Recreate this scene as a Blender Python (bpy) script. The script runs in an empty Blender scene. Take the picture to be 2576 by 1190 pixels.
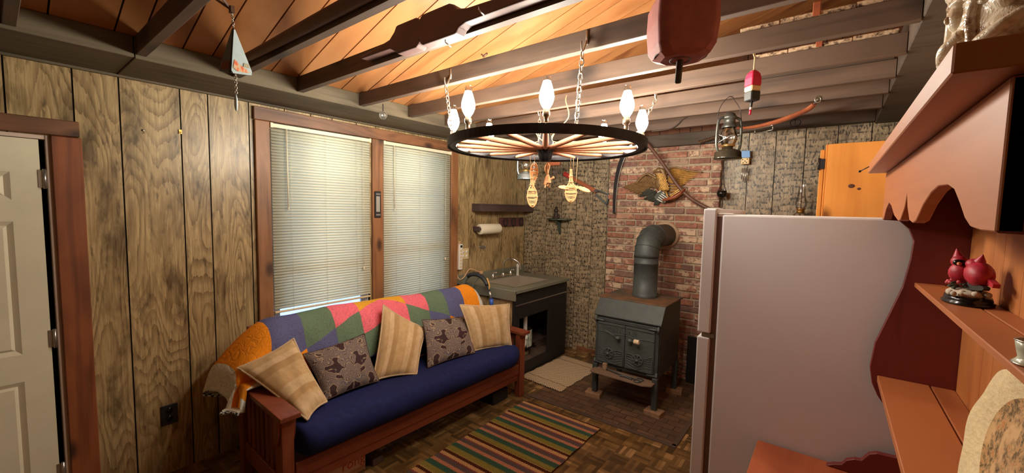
import bpy, math, random
from mathutils import Vector, Matrix
random.seed(7)
PI = math.pi
scene = bpy.context.scene
COL = scene.collection

# ---------------------------------------------------------------- camera
IMG_W, IMG_H = 2576, 1190
YAW, PITCH, ROLL, FPX, CYP = 0.663176, -0.0746774, 0.0198562, 1030.956, 600.172
CAM = Vector((3.18, 0.0, 1.70))
_f = Vector((-math.sin(YAW) * math.cos(PITCH), math.cos(YAW) * math.cos(PITCH), math.sin(PITCH)))
_r0 = Vector((math.cos(YAW), math.sin(YAW), 0))
_u0 = _r0.cross(_f)
_c, _s = math.cos(ROLL), math.sin(ROLL)
_r = _r0 * _c + _u0 * _s
_u = _u0 * _c - _r0 * _s
cd = bpy.data.cameras.new('room_camera')
cam = bpy.data.objects.new('room_camera', cd)
COL.objects.link(cam)
cd.sensor_fit = 'HORIZONTAL'
cd.sensor_width = 36.0
cd.lens = FPX / IMG_W * 36.0
cd.shift_y = (CYP - IMG_H / 2) / IMG_W
cd.clip_start = 0.02
cam.matrix_world = Matrix(((_r.x, _u.x, -_f.x, CAM.x), (_r.y, _u.y, -_f.y, CAM.y), (_r.z, _u.z, -_f.z, CAM.z), (0, 0, 0, 1)))
scene.camera = cam

# ---------------------------------------------------------------- daylight + exposure
world = bpy.data.worlds.new('dusk_sky')
scene.world = world
world.use_nodes = True
wb = world.node_tree.nodes['Background']
wb.inputs['Color'].default_value = (0.26, 0.48, 0.95, 1)
wb.inputs['Strength'].default_value = 2.9
scene.view_settings.view_transform = 'Standard'
scene.view_settings.look = 'None'
scene.view_settings.gamma = 1.0
scene.view_settings.use_curve_mapping = False
scene.view_settings.exposure = 0.28
LAMP_STRENGTH = 250.0
LAMP_COLOR = (1.0, 0.95, 0.82, 1)
scene.cycles.max_bounces = 10
scene.cycles.diffuse_bounces = 8
scene.cycles.sample_clamp_indirect = 6.0


def ray(x, y):
    return _f + _r * ((x - IMG_W / 2) / FPX) - _u * ((y - CYP) / FPX)


def aty(x, y, Y):
    d = ray(x, y); return CAM + d * ((Y - CAM.y) / d.y)


def atx(x, y, X):
    d = ray(x, y); return CAM + d * ((X - CAM.x) / d.x)


def atz(x, y, Z):
    d = ray(x, y); return CAM + d * ((Z - CAM.z) / d.z)


# ---------------------------------------------------------------- mesh builder
def frame_of(d, up=Vector((0, 0, 1))):
    d = d.normalized()
    if abs(d.dot(up)) > 0.98:
        up = Vector((0, 1, 0)) if abs(d.y) < 0.9 else Vector((1, 0, 0))
    a = d.cross(up).normalized()
    return a, a.cross(d).normalized()


PLACE = [1.0]      # real-size factor for the run of pieces along the right wall, measured from the camera station


def placed(v):
    if PLACE[0] == 1.0: return v
    w = CAM + (Vector(v) - CAM) * PLACE[0]
    w.z = max(w.z, 0.002 + 0.004 * v[2] if w.z < 0.02 else w.z)
    return w


class MB:
    def __init__(s):
        s.v = []; s.f = []; s.sm = []; s.mi = []; s.pid = []; s.uv = []

    def add(s, verts, faces, smooth=False, m=0, pid=0.0, uvs=None):
        b = len(s.v)
        s.v += [Vector(v) for v in verts]
        s.uv += list(uvs) if uvs else [(0.0, 0.0)] * len(verts)
        for f in faces:
            s.f.append([i + b for i in f]); s.sm.append(smooth); s.mi.append(m); s.pid.append(pid)
        return s

    def box(s, lo, hi, m=0, pid=0.0, R=None):
        x0, y0, z0 = lo; x1, y1, z1 = hi
        vs = [Vector(p) for p in ((x0, y0, z0), (x1, y0, z0), (x1, y1, z0), (x0, y1, z0), (x0, y0, z1), (x1, y0, z1), (x1, y1, z1), (x0, y1, z1))]
        if R is not None: vs = [R @ v for v in vs]
        return s.add(vs, [(0, 3, 2, 1), (4, 5, 6, 7), (0, 1, 5, 4), (1, 2, 6, 5), (2, 3, 7, 6), (3, 0, 4, 7)], False, m, pid)

    def bar(s, p0, p1, w, h, up=(0, 0, 1), m=0, pid=0.0):
        p0, p1 = Vector(p0), Vector(p1)
        a, b = frame_of(p1 - p0, Vector(up))
        vs = []
        for p in (p0, p1):
            for sa, sb in ((-1, -1), (1, -1), (1, 1), (-1, 1)):
                vs.append(p + a * (sa * w / 2) + b * (sb * h / 2))
        return s.add(vs, [(0, 3, 2, 1), (4, 5, 6, 7), (0, 1, 5, 4), (1, 2, 6, 5), (2, 3, 7, 6), (3, 0, 4, 7)], False, m, pid)

    def tube(s, pts, r, n=8, closed=False, m=0, pid=0.0, flat=1.0, up=None):
        pts = [Vector(p) for p in pts]
        N = len(pts)
        rr = r if isinstance(r, (list, tuple)) else [r] * N
        vs = []; a = None
        for i, p in enumerate(pts):
            if closed: d = pts[(i + 1) % N] - pts[i - 1]
            else: d = pts[min(i + 1, N - 1)] - pts[max(i - 1, 0)]
            if d.length < 1e-9: d = Vector((0, 0, 1))
            d.normalize()
            if a is None:
                a, b = frame_of(d, Vector(up) if up else Vector((0, 0, 1)))
            else:
                a = (a - d * a.dot(d))
                if a.length < 1e-6: a, b = frame_of(d)
                a.normalize(); b = a.cross(d).normalized()
            for k in range(n):
                q = 2 * PI * k / n
                vs.append(p + a * (math.cos(q) * rr[i]) + b * (math.sin(q) * rr[i] * flat))
        fs = []
        for i in range(N if closed else N - 1):
            j = (i + 1) % N
            for k in range(n):
                k2 = (k + 1) % n
                fs.append((i * n + k, j * n + k, j * n + k2, i * n + k2))
        s.add(vs, fs, True, m, pid)
        if not closed:
            b0 = len(s.v) - len(vs)
            s.f.append([b0 + k for k in range(n)]); s.f.append([b0 + (N - 1) * n + k for k in reversed(range(n))])
            for _ in (0, 1): s.sm.append(False); s.mi.append(m); s.pid.append(pid)
        return s

    def lathe(s, prof, o=(0, 0, 0), axis=(0, 0, 1), n=20, m=0, pid=0.0, smooth=True, sx=1.0, sy=1.0):
        o = Vector(o); d = Vector(axis).normalized(); a, b = frame_of(d)
        if abs(d.z) > 0.999: a, b = Vector((1, 0, 0)), Vector((0, 1, 0)) * (1 if d.z > 0 else -1)
        vs = []
        for r, z in prof:
            for k in range(n):
                q = 2 * PI * k / n
                vs.append(o + d * z + a * (math.cos(q) * max(r, 1e-5) * sx) + b * (math.sin(q) * max(r, 1e-5) * sy))
        fs = []
        for i in range(len(prof) - 1):
            for k in range(n):
                k2 = (k + 1) % n
                fs.append((i * n + k, i * n + k2, (i + 1) * n + k2, (i + 1) * n + k))
        return s.add(vs, fs, smooth, m, pid)

    def prism(s, poly, o, u, v, w, m=0, pid=0.0, smooth=False):
        """extrude the 2D polygon (in u,v about o) by the vector w"""
        o, u, v, w = Vector(o), Vector(u), Vector(v), Vector(w)
        n = len(poly)
        vs = [o + u * a + v * b for a, b in poly] + [o + u * a + v * b + w for a, b in poly]
        fs = [list(range(n))[::-1], list(range(n, 2 * n))] + [(i, (i + 1) % n, n + (i + 1) % n, n + i) for i in range(n)]
        return s.add(vs, fs, smooth, m, pid)

    def ball(s, c, rad, R=None, n=14, k=9, m=0, pid=0.0):
        c = Vector(c)
        if not isinstance(rad, (tuple, list)): rad = (rad,) * 3
        vs = []; fs = []
        for i in range(k + 1):
            t = PI * i / k
            for j in range(n):
                q = 2 * PI * j / n
                p = Vector((rad[0] * math.sin(t) * math.cos(q), rad[1] * math.sin(t) * math.sin(q), rad[2] * math.cos(t)))
                vs.append(c + (R @ p if R is not None else p))
        for i in range(k):
            for j in range(n):
                j2 = (j + 1) % n
                fs.append((i * n + j, (i + 1) * n + j, (i + 1) * n + j2, i * n + j2))
        return s.add(vs, fs, True, m, pid)

    def grid(s, nu, nv, fn, m=0, smooth=True, uvfn=None):
        vs = []; uvs = []
        for i in range(nu + 1):
            for j in range(nv + 1):
                u, v = i / nu, j / nv
                vs.append(fn(u, v)); uvs.append(uvfn(u, v) if uvfn else (u, v))
        fs = [(i * (nv + 1) + j, (i + 1) * (nv + 1) + j, (i + 1) * (nv + 1) + j + 1, i * (nv + 1) + j + 1) for i in range(nu) for j in range(nv)]
        return s.add(vs, fs, smooth, m, 0.0, uvs)

    def xf(s, fn):
        s.v = [fn(v) for v in s.v]; return s

    def build(s, name, mat, parent=None, bevel=0.0, seg=1, solid=0.0, sub=0, world0=False):
        s.v = [placed(v) for v in s.v]
        if parent is not None: o = wloc(parent)
        elif world0: o = Vector((0, 0, 0))
        else:
            lo = [min(v[i] for v in s.v) for i in range(3)]; hi = [max(v[i] for v in s.v) for i in range(3)]
            o = Vector(((lo[0] + hi[0]) / 2, (lo[1] + hi[1]) / 2, lo[2]))
        me = bpy.data.meshes.new(name)
        me.from_pydata([v - o for v in s.v], [], s.f)
        me.polygons.foreach_set('use_smooth', s.sm)
        mats = mat if isinstance(mat, (list, tuple)) else [mat]
        for mm in mats: me.materials.append(mm)
        if len(mats) > 1: me.polygons.foreach_set('material_index', s.mi)
        if any(s.pid):
            at = me.attributes.new('pid', 'FLOAT', 'FACE'); at.data.foreach_set('value', s.pid)
        if any(u != (0.0, 0.0) for u in s.uv):
            ul = me.uv_layers.new(name='UVMap')
            li = [0] * len(me.loops); me.loops.foreach_get('vertex_index', li)
            flat = []
            for i in li: flat += s.uv[i]
            ul.data.foreach_set('uv', flat)
        me.validate(); me.update()
        ob = bpy.data.objects.new(name, me)
        COL.objects.link(ob)
        if parent is not None: ob.parent = parent
        else: ob.location = o
        if bevel > 0:
            b = ob.modifiers.new('bevel', 'BEVEL'); b.width = bevel; b.segments = seg; b.limit_method = 'ANGLE'; b.angle_limit = 0.7
        if solid:
            b = ob.modifiers.new('solid', 'SOLIDIFY'); b.thickness = solid; b.offset = -1
        if sub:
            b = ob.modifiers.new('sub', 'SUBSURF'); b.levels = sub; b.render_levels = sub
        return ob


def wloc(o):
    v = Vector((0, 0, 0))
    while o is not None:
        v = v + o.location; o = o.parent
    return v


def tag(o, label, cat, group=None, kind=None):
    o['label'] = label; o['category'] = cat
    if group: o['group'] = group
    if kind: o['kind'] = kind
    return o


def thing(name, label, cat, loc, group=None):
    o = bpy.data.objects.new(name, None); COL.objects.link(o)
    o.location = placed(Vector(loc)); o.empty_display_size = 0.05
    return tag(o, label, cat, group)


def struct(o):
    o['kind'] = 'structure'; return o


def dup(root, shift, label=None):
    r = root.copy(); COL.objects.link(r); r.location = root.location + Vector(shift)
    if label: r['label'] = label
    for ch in list(root.children):
        c = ch.copy(); COL.objects.link(c); c.parent = r
        for g in list(ch.children):
            d = g.copy(); COL.objects.link(d); d.parent = c
    return r


def lerp(a, b, t): return a + (b - a) * t


def arc(c, a, b, r, t0, t1, n):
    c, a, b = Vector(c), Vector(a), Vector(b)
    return [c + a * (r * math.cos(lerp(t0, t1, i / n))) + b * (r * math.sin(lerp(t0, t1, i / n))) for i in range(n + 1)]


def smooth_path(pts, k=6):
    """Catmull-Rom through pts"""
    pts = [Vector(p) for p in pts]; out = []
    for i in range(len(pts) - 1):
        p0 = pts[max(i - 1, 0)]; p1 = pts[i]; p2 = pts[i + 1]; p3 = pts[min(i + 2, len(pts) - 1)]
        for j in range(k):
            t = j / k
            out.append(0.5 * ((2 * p1) + (p2 - p0) * t + (2 * p0 - 5 * p1 + 4 * p2 - p3) * t * t + (3 * p1 - p0 - 3 * p2 + p3) * t ** 3))
    out.append(pts[-1]); return out


def chain(mb, p0, p1, link=0.034, r=0.0028, w=0.009):
    """oval links along p0-p1, turned a quarter from one to the next"""
    p0, p1 = Vector(p0), Vector(p1); d = p1 - p0; L = d.length; n = max(2, round(L / (link * 0.78))); d.normalize()
    a, b = frame_of(d); step = L / n; hl = step * 0.64
    for i in range(n):
        c = p0 + d * (step * (i + 0.5)); q = a if i % 2 else b
        pts = [c + d * (math.sin(t) * hl) + q * (math.cos(t) * w) for t in [2 * PI * k / 10 for k in range(10)]]
        mb.tube(pts, r, 6, True)
    return mb
# ---------------------------------------------------------------- materials (all procedural)
class S:
    """small node-graph writer"""
    def __init__(s, name, rough=0.6, metal=0.0, color=None, spec=None):
        s.m = bpy.data.materials.new(name); s.m.use_nodes = True
        s.t = s.m.node_tree; s.b = s.t.nodes['Principled BSDF']
        s.b.inputs['Roughness'].default_value = rough; s.b.inputs['Metallic'].default_value = metal
        if spec is not None: s.b.inputs['Specular IOR Level'].default_value = spec
        if color: s.b.inputs['Base Color'].default_value = (*color, 1)

    def n(s, typ, ins=None, **props):
        nd = s.t.nodes.new('ShaderNode' + typ)
        for k, v in props.items(): setattr(nd, k, v)
        for k, v in (ins or {}).items():
            sk = nd.inputs[k]
            if isinstance(v, bpy.types.NodeSocket): s.t.links.new(v, sk)
            else: sk.default_value = v
        return nd

    def co(s, kind='Object'): return s.n('TexCoord').outputs[kind]

    def mp(s, vec, scale=(1, 1, 1), loc=(0, 0, 0), rot=(0, 0, 0)):
        return s.n('Mapping', {'Vector': vec, 'Scale': scale, 'Location': loc, 'Rotation': rot}).outputs[0]

    def noise(s, vec, scale=5, detail=3, rough=0.55, dist=0.0):
        return s.n('TexNoise', {'Vector': vec, 'Scale': scale, 'Detail': detail, 'Roughness': rough, 'Distortion': dist}).outputs[0]

    def vor(s, vec, scale=5, feature='F1', out='Distance', rnd=1.0):
        return s.n('TexVoronoi', {'Vector': vec, 'Scale': scale, 'Randomness': rnd}, feature=feature).outputs[out]

    def ma(s, op, a, b=0.0, c=0.0, clamp=False):
        return s.n('Math', {0: a, 1: b, 2: c}, operation=op, use_clamp=clamp).outputs[0]

    def sep(s, vec):
        o = s.n('SeparateXYZ', {0: vec}).outputs; return o[0], o[1], o[2]

    def cmb(s, x=0.0, y=0.0, z=0.0): return s.n('CombineXYZ', {0: x, 1: y, 2: z}).outputs[0]

    def white(s, vec): return s.n('TexWhiteNoise', {'Vector': vec}).outputs['Value']

    def ramp(s, fac, stops, interp='LINEAR'):
        nd = s.n('ValToRGB', {0: fac}); cr = nd.color_ramp; cr.interpolation = interp
        while len(cr.elements) < len(stops): cr.elements.new(0.5)
        for e, (p, c) in zip(cr.elements, stops):
            e.position = p; e.color = (*c, 1) if len(c) == 3 else c
        return nd.outputs[0]

    def rng(s, v, a, b, c=0.0, d=1.0):
        return s.n('MapRange', {0: v, 1: a, 2: b, 3: c, 4: d}).outputs[0]

    def mix(s, fac, a, b, blend='MIX'):
        nd = s.n('Mix', data_type='RGBA', blend_type=blend)
        for k, v in ((0, fac), (6, a), (7, b)):
            sk = nd.inputs[k]
            if isinstance(v, bpy.types.NodeSocket): s.t.links.new(v, sk)
            elif k == 0: sk.default_value = v
            else: sk.default_value = (*v, 1) if len(v) == 3 else v
        return nd.outputs[2]

    def pid(s): return s.n('Attribute', attribute_name='pid').outputs['Fac']

    def bump(s, h, strength=0.3, dist=0.01):
        s.t.links.new(s.n('Bump', {'Height': h, 'Strength': strength, 'Distance': dist}).outputs[0], s.b.inputs['Normal'])

    def col(s, c): s.t.links.new(c, s.b.inputs['Base Color']); return s

    def inp(s, k, v):
        if isinstance(v, bpy.types.NodeSocket): s.t.links.new(v, s.b.inputs[k])
        else: s.b.inputs[k].default_value = v
        return s


def L(r, g, b):
    f = lambda c: (c / 255 / 12.92) if c / 255 <= 0.04045 else ((c / 255 + 0.055) / 1.055) ** 2.4
    return (f(r), f(g), f(b))


def plain(name, color, rough=0.6, metal=0.0, var=0.0, bumpy=0.0, scale=40, spec=None):
    s = S(name, rough, metal, color, spec)
    if var or bumpy:
        nz = s.noise(s.co(), scale, 4)
        if var: s.col(s.mix(s.rng(nz, 0.3, 0.7), tuple(c * (1 - var) for c in color), tuple(min(1, c * (1 + var)) for c in color)))
        if bumpy: s.bump(nz, bumpy, 0.004)
    return s.m


def wood(name, light, mid, dark, axis=2, ring=9.0, scale=2.2, blot=0.35, rough=0.55, knots=0.0, streak=0.35, stretch=0.14, bscale=3.0, pid=True):
    s = S(name, rough)
    v = s.co()
    if pid:
        p = s.pid(); v = s.n('VectorMath', {0: v, 1: s.cmb(s.ma('MULTIPLY', p, 7.3), s.ma('MULTIPLY', p, 3.7), s.ma('MULTIPLY', p, 5.1))}, operation='ADD').outputs[0]
    sc = [1, 1, 1]; sc[axis] = stretch
    g = s.noise(s.mp(v, tuple(sc)), scale, 2, 0.5, 0.5)
    rg = s.ma('MULTIPLY_ADD', s.ma('SINE', s.ma('MULTIPLY', g, ring * 2 * PI)), 0.5, 0.5)
    sf = [42, 42, 42]; sf[axis] = 1.6
    st = s.noise(s.mp(v, tuple(sf)), 1.0, 4, 0.6)
    fac = s.ma('ADD', s.ma('MULTIPLY', rg, 1 - streak), s.ma('MULTIPLY', s.rng(st, 0.25, 0.75), streak))
    c = s.ramp(fac, [(0.0, mid), (0.55, light), (1.0, tuple(lerp(a, b, 0.25) for a, b in zip(light, mid)))])
    sb = [1, 1, 1]; sb[axis] = 0.45
    bl = s.noise(s.mp(v, tuple(sb), (3, 1, 7)), bscale, 3, 0.6)
    c = s.mix(s.ma('MULTIPLY', s.rng(bl, 0.48, 0.72), blot), c, dark)
    if knots:
        X, Y, Z = s.sep(v)
        al = (X, Y, Z)[axis]; ac = s.ma('ADD', *[q for i, q in enumerate((X, Y, Z)) if i != axis])
        kd = s.n('TexVoronoi', {'Vector': s.cmb(ac, s.ma('MULTIPLY', al, 0.5), 0.0), 'Scale': knots}, voronoi_dimensions='2D').outputs['Distance']
        kn = s.noise(v, 30, 2)
        kd = s.ma('ADD', kd, s.ma('MULTIPLY', kn, 0.03))
        c = s.mix(s.rng(kd, 0.15, 0.06, 0, 0.85), c, dark)
    s.col(c); s.bump(fac, 0.12, 0.003)
    return s.m


# setting


def panelling():
    s = S('printed_knotty_panelling', 0.36)
    v = s.co(); p = s.pid()
    v = s.n('VectorMath', {0: v, 1: s.cmb(s.ma('MULTIPLY', p, 7.3), s.ma('MULTIPLY', p, 3.7), s.ma('MULTIPLY', p, 5.1))}, operation='ADD').outputs[0]
    g = s.noise(s.mp(v, (1, 1, 0.24)), 3.6, 1.5, 0.45, 0.25)
    jit = s.noise(s.mp(v, (90, 90, 6)), 1.0, 3, 0.6)
    ph = s.ma('ADD', s.ma('MULTIPLY', g, 26.0), s.ma('MULTIPLY', jit, 0.55))
    rg = s.ma('FRACT', ph)
    line = s.ma('MULTIPLY', s.rng(rg, 0.0, 0.55, 1, 0), s.rng(jit, 0.3, 0.55, 0.35, 1.0))
    amt = s.rng(s.noise(s.mp(v, (5, 5, 1.6), (2, 9, 4)), 1.0, 3, 0.6), 0.30, 0.62, 0.25, 1.0)
    st = s.noise(s.mp(v, (120, 120, 7)), 1.0, 3, 0.6)
    c = s.mix(s.rng(st, 0.3, 0.7), L(152, 125, 84), L(192, 165, 118))
    c = s.mix(s.ma('MULTIPLY', s.ma('MULTIPLY', line, amt), 0.85), c, L(92, 66, 34))
    bl = s.noise(s.mp(v, (9, 9, 3.2), (3, 1, 7)), 1.0, 4, 0.62, 0.4)
    c = s.mix(s.rng(bl, 0.50, 0.68, 0, 0.72), c, L(66, 48, 24))
    fl = s.noise(s.mp(v, (34, 34, 9), (5, 8, 1)), 1.0, 3, 0.6)
    c = s.mix(s.rng(fl, 0.60, 0.70, 0, 0.55), c, L(60, 44, 24))
    s.col(c); s.bump(st, 0.1, 0.002)
    return s.m


M_PANEL = panelling()
M_GAP = plain('dark_gap', L(24, 18, 12), 0.9)
M_PINE = wood('orange_pine_ceiling', L(190, 130, 80), L(170, 108, 60), L(132, 76, 42), 0, 5, 1.6, 0.35, 0.42, knots=1.6, streak=0.35)
M_JOIST = wood('grey_stained_joist', L(97, 75, 60), L(71, 54, 44), L(43, 34, 29), 0, 7, 3.0, 0.55, 0.7, streak=0.6, knots=2.0)
M_PLATE = wood('weathered_grey_brown_plate', L(100, 87, 66), L(72, 62, 46), L(44, 37, 27), 1, 6, 3.0, 0.5, 0.75, streak=0.7)
M_DARKBEAM = wood('dark_brown_beam', L(84, 70, 58), L(58, 48, 40), L(30, 24, 20), 0, 6, 3.0, 0.5, 0.75, streak=0.6)
M_TRIM = wood('red_brown_window_trim', L(152, 102, 62), L(110, 68, 40), L(46, 28, 19), 2, 9, 3.2, 0.6, 0.5, knots=3.6, streak=0.55)
M_TRIMH = wood('red_brown_head_trim', L(142, 94, 60), L(102, 64, 41), L(48, 30, 22), 1, 9, 3.2, 0.6, 0.5, knots=3.4, streak=0.55)
M_GABLE = wood('dark_gable_boards', L(124, 76, 48), L(98, 58, 36), L(48, 28, 20), 2, 5, 3.0, 0.4, 0.6)


def hewn():
    s = S('hewn_pattern_panelling', 0.45)
    v = s.co(); p = s.pid()
    v = s.n('VectorMath', {0: v, 1: s.cmb(s.ma('MULTIPLY', p, 3.3), 0.0, s.ma('MULTIPLY', p, 5.7))}, operation='ADD').outputs[0]
    st = s.noise(s.mp(v, (70, 70, 11)), 1.0, 4, 0.65, 0.6)
    c = s.ramp(st, [(0.28, L(104, 86, 66)), (0.5, L(164, 142, 112)), (0.72, L(200, 176, 142))])
    # adze marks: short dark dashes in rough rows
    x, y, z = s.sep(v)
    zz = s.ma('ADD', z, s.ma('MULTIPLY', s.noise(s.mp(v, (5, 5, 5)), 1.0, 1), 0.06))
    row = s.ma('FLOOR', s.ma('MULTIPLY', zz, 19.0))
    fr = s.ma('FRACT', s.ma('MULTIPLY', zz, 19.0))
    colm = s.ma('FLOOR', s.ma('ADD', s.ma('MULTIPLY', x, 15.0), s.ma('MULTIPLY', s.white(s.cmb(row, 3.0, 1.0)), 7.0)))
    tone = s.white(s.cmb(row, colm, 4.0))
    c = s.mix(0.36, c, s.mix(tone, L(74, 60, 44), L(190, 166, 132)))
    edge = s.ma('MULTIPLY', s.rng(fr, 0.42, 0.12), s.rng(s.noise(s.mp(v, (52, 52, 24)), 1.0, 3, 0.7), 0.46, 0.54))
    big = s.rng(s.noise(s.mp(v, (5, 5, 2.5), (4, 4, 4)), 1.0, 2), 0.35, 0.62)
    c = s.mix(s.ma('MULTIPLY', edge, s.ma('MULTIPLY_ADD', big, 0.6, 0.4)), c, L(26, 20, 15))
    sp = s.rng(s.noise(s.mp(v, (75, 75, 24), (9, 2, 5)), 1.0, 3, 0.65), 0.555, 0.61)
    c = s.mix(s.ma('MULTIPLY', sp, 0.85), c, L(34, 27, 20))
    s.col(c); s.bump(st, 0.25, 0.004)
    return s.m


M_HEWN = hewn()


def brick():
    s = S('old_red_brick', 0.85)
    v = s.co(); p = s.pid()
    base = s.ramp(s.ma('FRACT', s.ma('MULTIPLY', p, 7.13)), [(0.0, L(150, 98, 80)), (0.25, L(172, 110, 86)), (0.5, L(134, 94, 80)), (0.72, L(180, 116, 90)), (0.9, L(126, 96, 86)), (1.0, L(170, 126, 106))])
    nz = s.noise(v, 30, 5, 0.65)
    c = s.mix(s.rng(nz, 0.38, 0.68, 0.0, 0.75), base, L(92, 66, 58))
    wh = s.ma('MULTIPLY', s.rng(s.noise(v, 14, 5, 0.72), 0.47, 0.56), s.rng(s.ma('FRACT', s.ma('MULTIPLY', p, 3.7)), 0.30, 0.75))
    c = s.mix(s.ma('MULTIPLY', wh, 0.8), c, L(214, 186, 156))
    s.col(c); s.bump(nz, 0.5, 0.006)
    return s.m


M_BRICK = brick()
M_MORTAR = plain('grey_mortar', L(168, 148, 124), 0.95, 0, 0.18, 0.6, 60)


def parquet():
    s = S('worn_finger_parquet', 0.42)
    v = s.co(); x, y, z = s.sep(v); B = 1 / 0.115
    bx, by = s.ma('MULTIPLY', x, B), s.ma('MULTIPLY', y, B)
    ix, iy = s.ma('FLOOR', bx), s.ma('FLOOR', by)
    chk = s.ma('FLOORED_MODULO', s.ma('ADD', ix, iy), 2.0)
    fx, fy = s.ma('FRACT', bx), s.ma('FRACT', by)
    t = s.ma('ADD', s.ma('MULTIPLY', fx, chk), s.ma('MULTIPLY', fy, s.ma('SUBTRACT', 1.0, chk)))
    l = s.ma('ADD', s.ma('MULTIPLY', fy, chk), s.ma('MULTIPLY', fx, s.ma('SUBTRACT', 1.0, chk)))
    k = s.ma('FLOOR', s.ma('MULTIPLY', t, 5.0)); kf = s.ma('FRACT', s.ma('MULTIPLY', t, 5.0))
    half = s.ma('FLOOR', s.ma('MULTIPLY', l, 2.0))
    w = s.white(s.cmb(s.ma('ADD', s.ma('MULTIPLY', ix, 7.0), k), s.ma('MULTIPLY', iy, 3.0), 1.0))
    w2 = s.white(s.cmb(ix, iy, half))
    f = s.ma('ADD', s.ma('MULTIPLY', w, 0.6), s.ma('MULTIPLY', w2, 0.4))
    c = s.ramp(f, [(0.1, L(76, 54, 28)), (0.45, L(112, 82, 44)), (0.75, L(144, 108, 62)), (0.95, L(190, 148, 98))])
    gr = s.ma('MINIMUM', s.ma('MINIMUM', kf, s.ma('SUBTRACT', 1.0, kf)), s.ma('MULTIPLY', s.ma('MINIMUM', l, s.ma('SUBTRACT', 1.0, l)), 4.0))
    c = s.mix(s.rng(gr, 0.06, 0.0, 0, 0.6), c, L(40, 26, 15))
    wear = s.noise(v, 2.2, 4, 0.6)
    c = s.mix(s.rng(wear, 0.45, 0.7, 0, 0.55), c, L(82, 60, 34))
    s.col(c); s.inp('Roughness', s.rng(wear, 0.3, 0.7, 0.32, 0.6))
    return s.m


M_PARQUET = parquet()


def hearth():
    s = S('dark_brick_hearth', 0.6)
    v = s.co()
    bt = s.n('TexBrick', {'Vector': s.mp(v, (1, 1, 1), (0.02, 0.03, 0)), 'Color1': (*L(120, 88, 62), 1), 'Color2': (*L(92, 68, 50), 1), 'Mortar': (*L(58, 44, 32), 1), 'Scale': 1.0, 'Mortar Size': 0.004, 'Brick Width': 0.145, 'Row Height': 0.075})
    nz = s.noise(v, 7, 5, 0.65)
    c = s.mix(s.rng(nz, 0.4, 0.7, 0, 0.6), bt.outputs['Color'], L(60, 42, 34))
    s.col(c); s.bump(bt.outputs['Fac'], -0.3, 0.004)
    return s.m


M_HEARTH = hearth()
M_DOORWHITE = plain('aged_white_door_paint', L(222, 212, 184), 0.5, 0, 0.03, 0.05, 8)
M_DOORCASE = wood('dark_red_door_casing', L(144, 80, 44), L(100, 52, 29), L(38, 22, 17), 2, 8, 2.6, 0.85, 0.5, knots=3.6, streak=0.5)
M_PINKWHITE = plain('off_white_jamb', L(206, 182, 164), 0.6)
M_VINYL = plain('white_vinyl', L(224, 228, 232), 0.4)
M_OUTSIDEWALL = plain('plain_dark_wall', L(120, 96, 70), 0.8, 0, 0.1)
M_WALLFAR = wood('brown_panelling_behind', L(176, 146, 106), L(148, 118, 80), L(66, 48, 30), 2, 8, 2.4, 0.5, 0.5)


def glass(name, color=(1, 1, 1), rough=0.0, ior=1.45, alpha=0.25):
    """thin clear glass: mostly transparent with a glossy coat"""
    s = S(name)
    t = s.n('BsdfTransparent', {'Color': (*color, 1)}).outputs[0]
    g = s.n('BsdfGlossy', {'Color': (1, 1, 1, 1), 'Roughness': 0.05}).outputs[0]
    fr = s.n('Fresnel', {'IOR': ior}).outputs[0]
    mx = s.n('MixShader', {0: s.ma('MULTIPLY_ADD', fr, 0.9, alpha * 0.15), 1: t, 2: g}).outputs[0]
    s.t.links.new(mx, s.t.nodes['Material Output'].inputs['Surface'])
    return s.m


M_GLASS = glass('clear_glass')
M_SMOKEGLASS = glass('smoky_lantern_glass', (0.93, 0.92, 0.88), alpha=1.0)


def slatmat():
    s = S('cream_blind_slat', 0.45, 0, L(246, 242, 218))
    tr = s.n('BsdfTranslucent', {'Color': (*L(236, 234, 214), 1)}).outputs[0]
    mx = s.n('MixShader', {0: 0.42, 1: s.b.outputs[0], 2: tr}).outputs[0]
    s.t.links.new(mx, s.t.nodes['Material Output'].inputs['Surface'])
    return s.m


M_SLAT = slatmat()
M_CREAM = plain('cream_plastic', L(236, 222, 190), 0.45)

# furniture
M_CHERRY = wood('cherry_stained_futon_wood', L(138, 70, 44), L(104, 48, 29), L(58, 27, 18), 2, 4, 3.0, 0.3, 0.38, streak=0.6)
M_CHERRYY = wood('cherry_stained_rail', L(134, 66, 42), L(102, 46, 28), L(58, 27, 18), 1, 4, 3.0, 0.3, 0.38, streak=0.6)
M_NAVY = plain('navy_cotton_cover', L(33, 39, 86), 0.85, 0, 0.18, 0.2, 30, 0.2)


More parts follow.
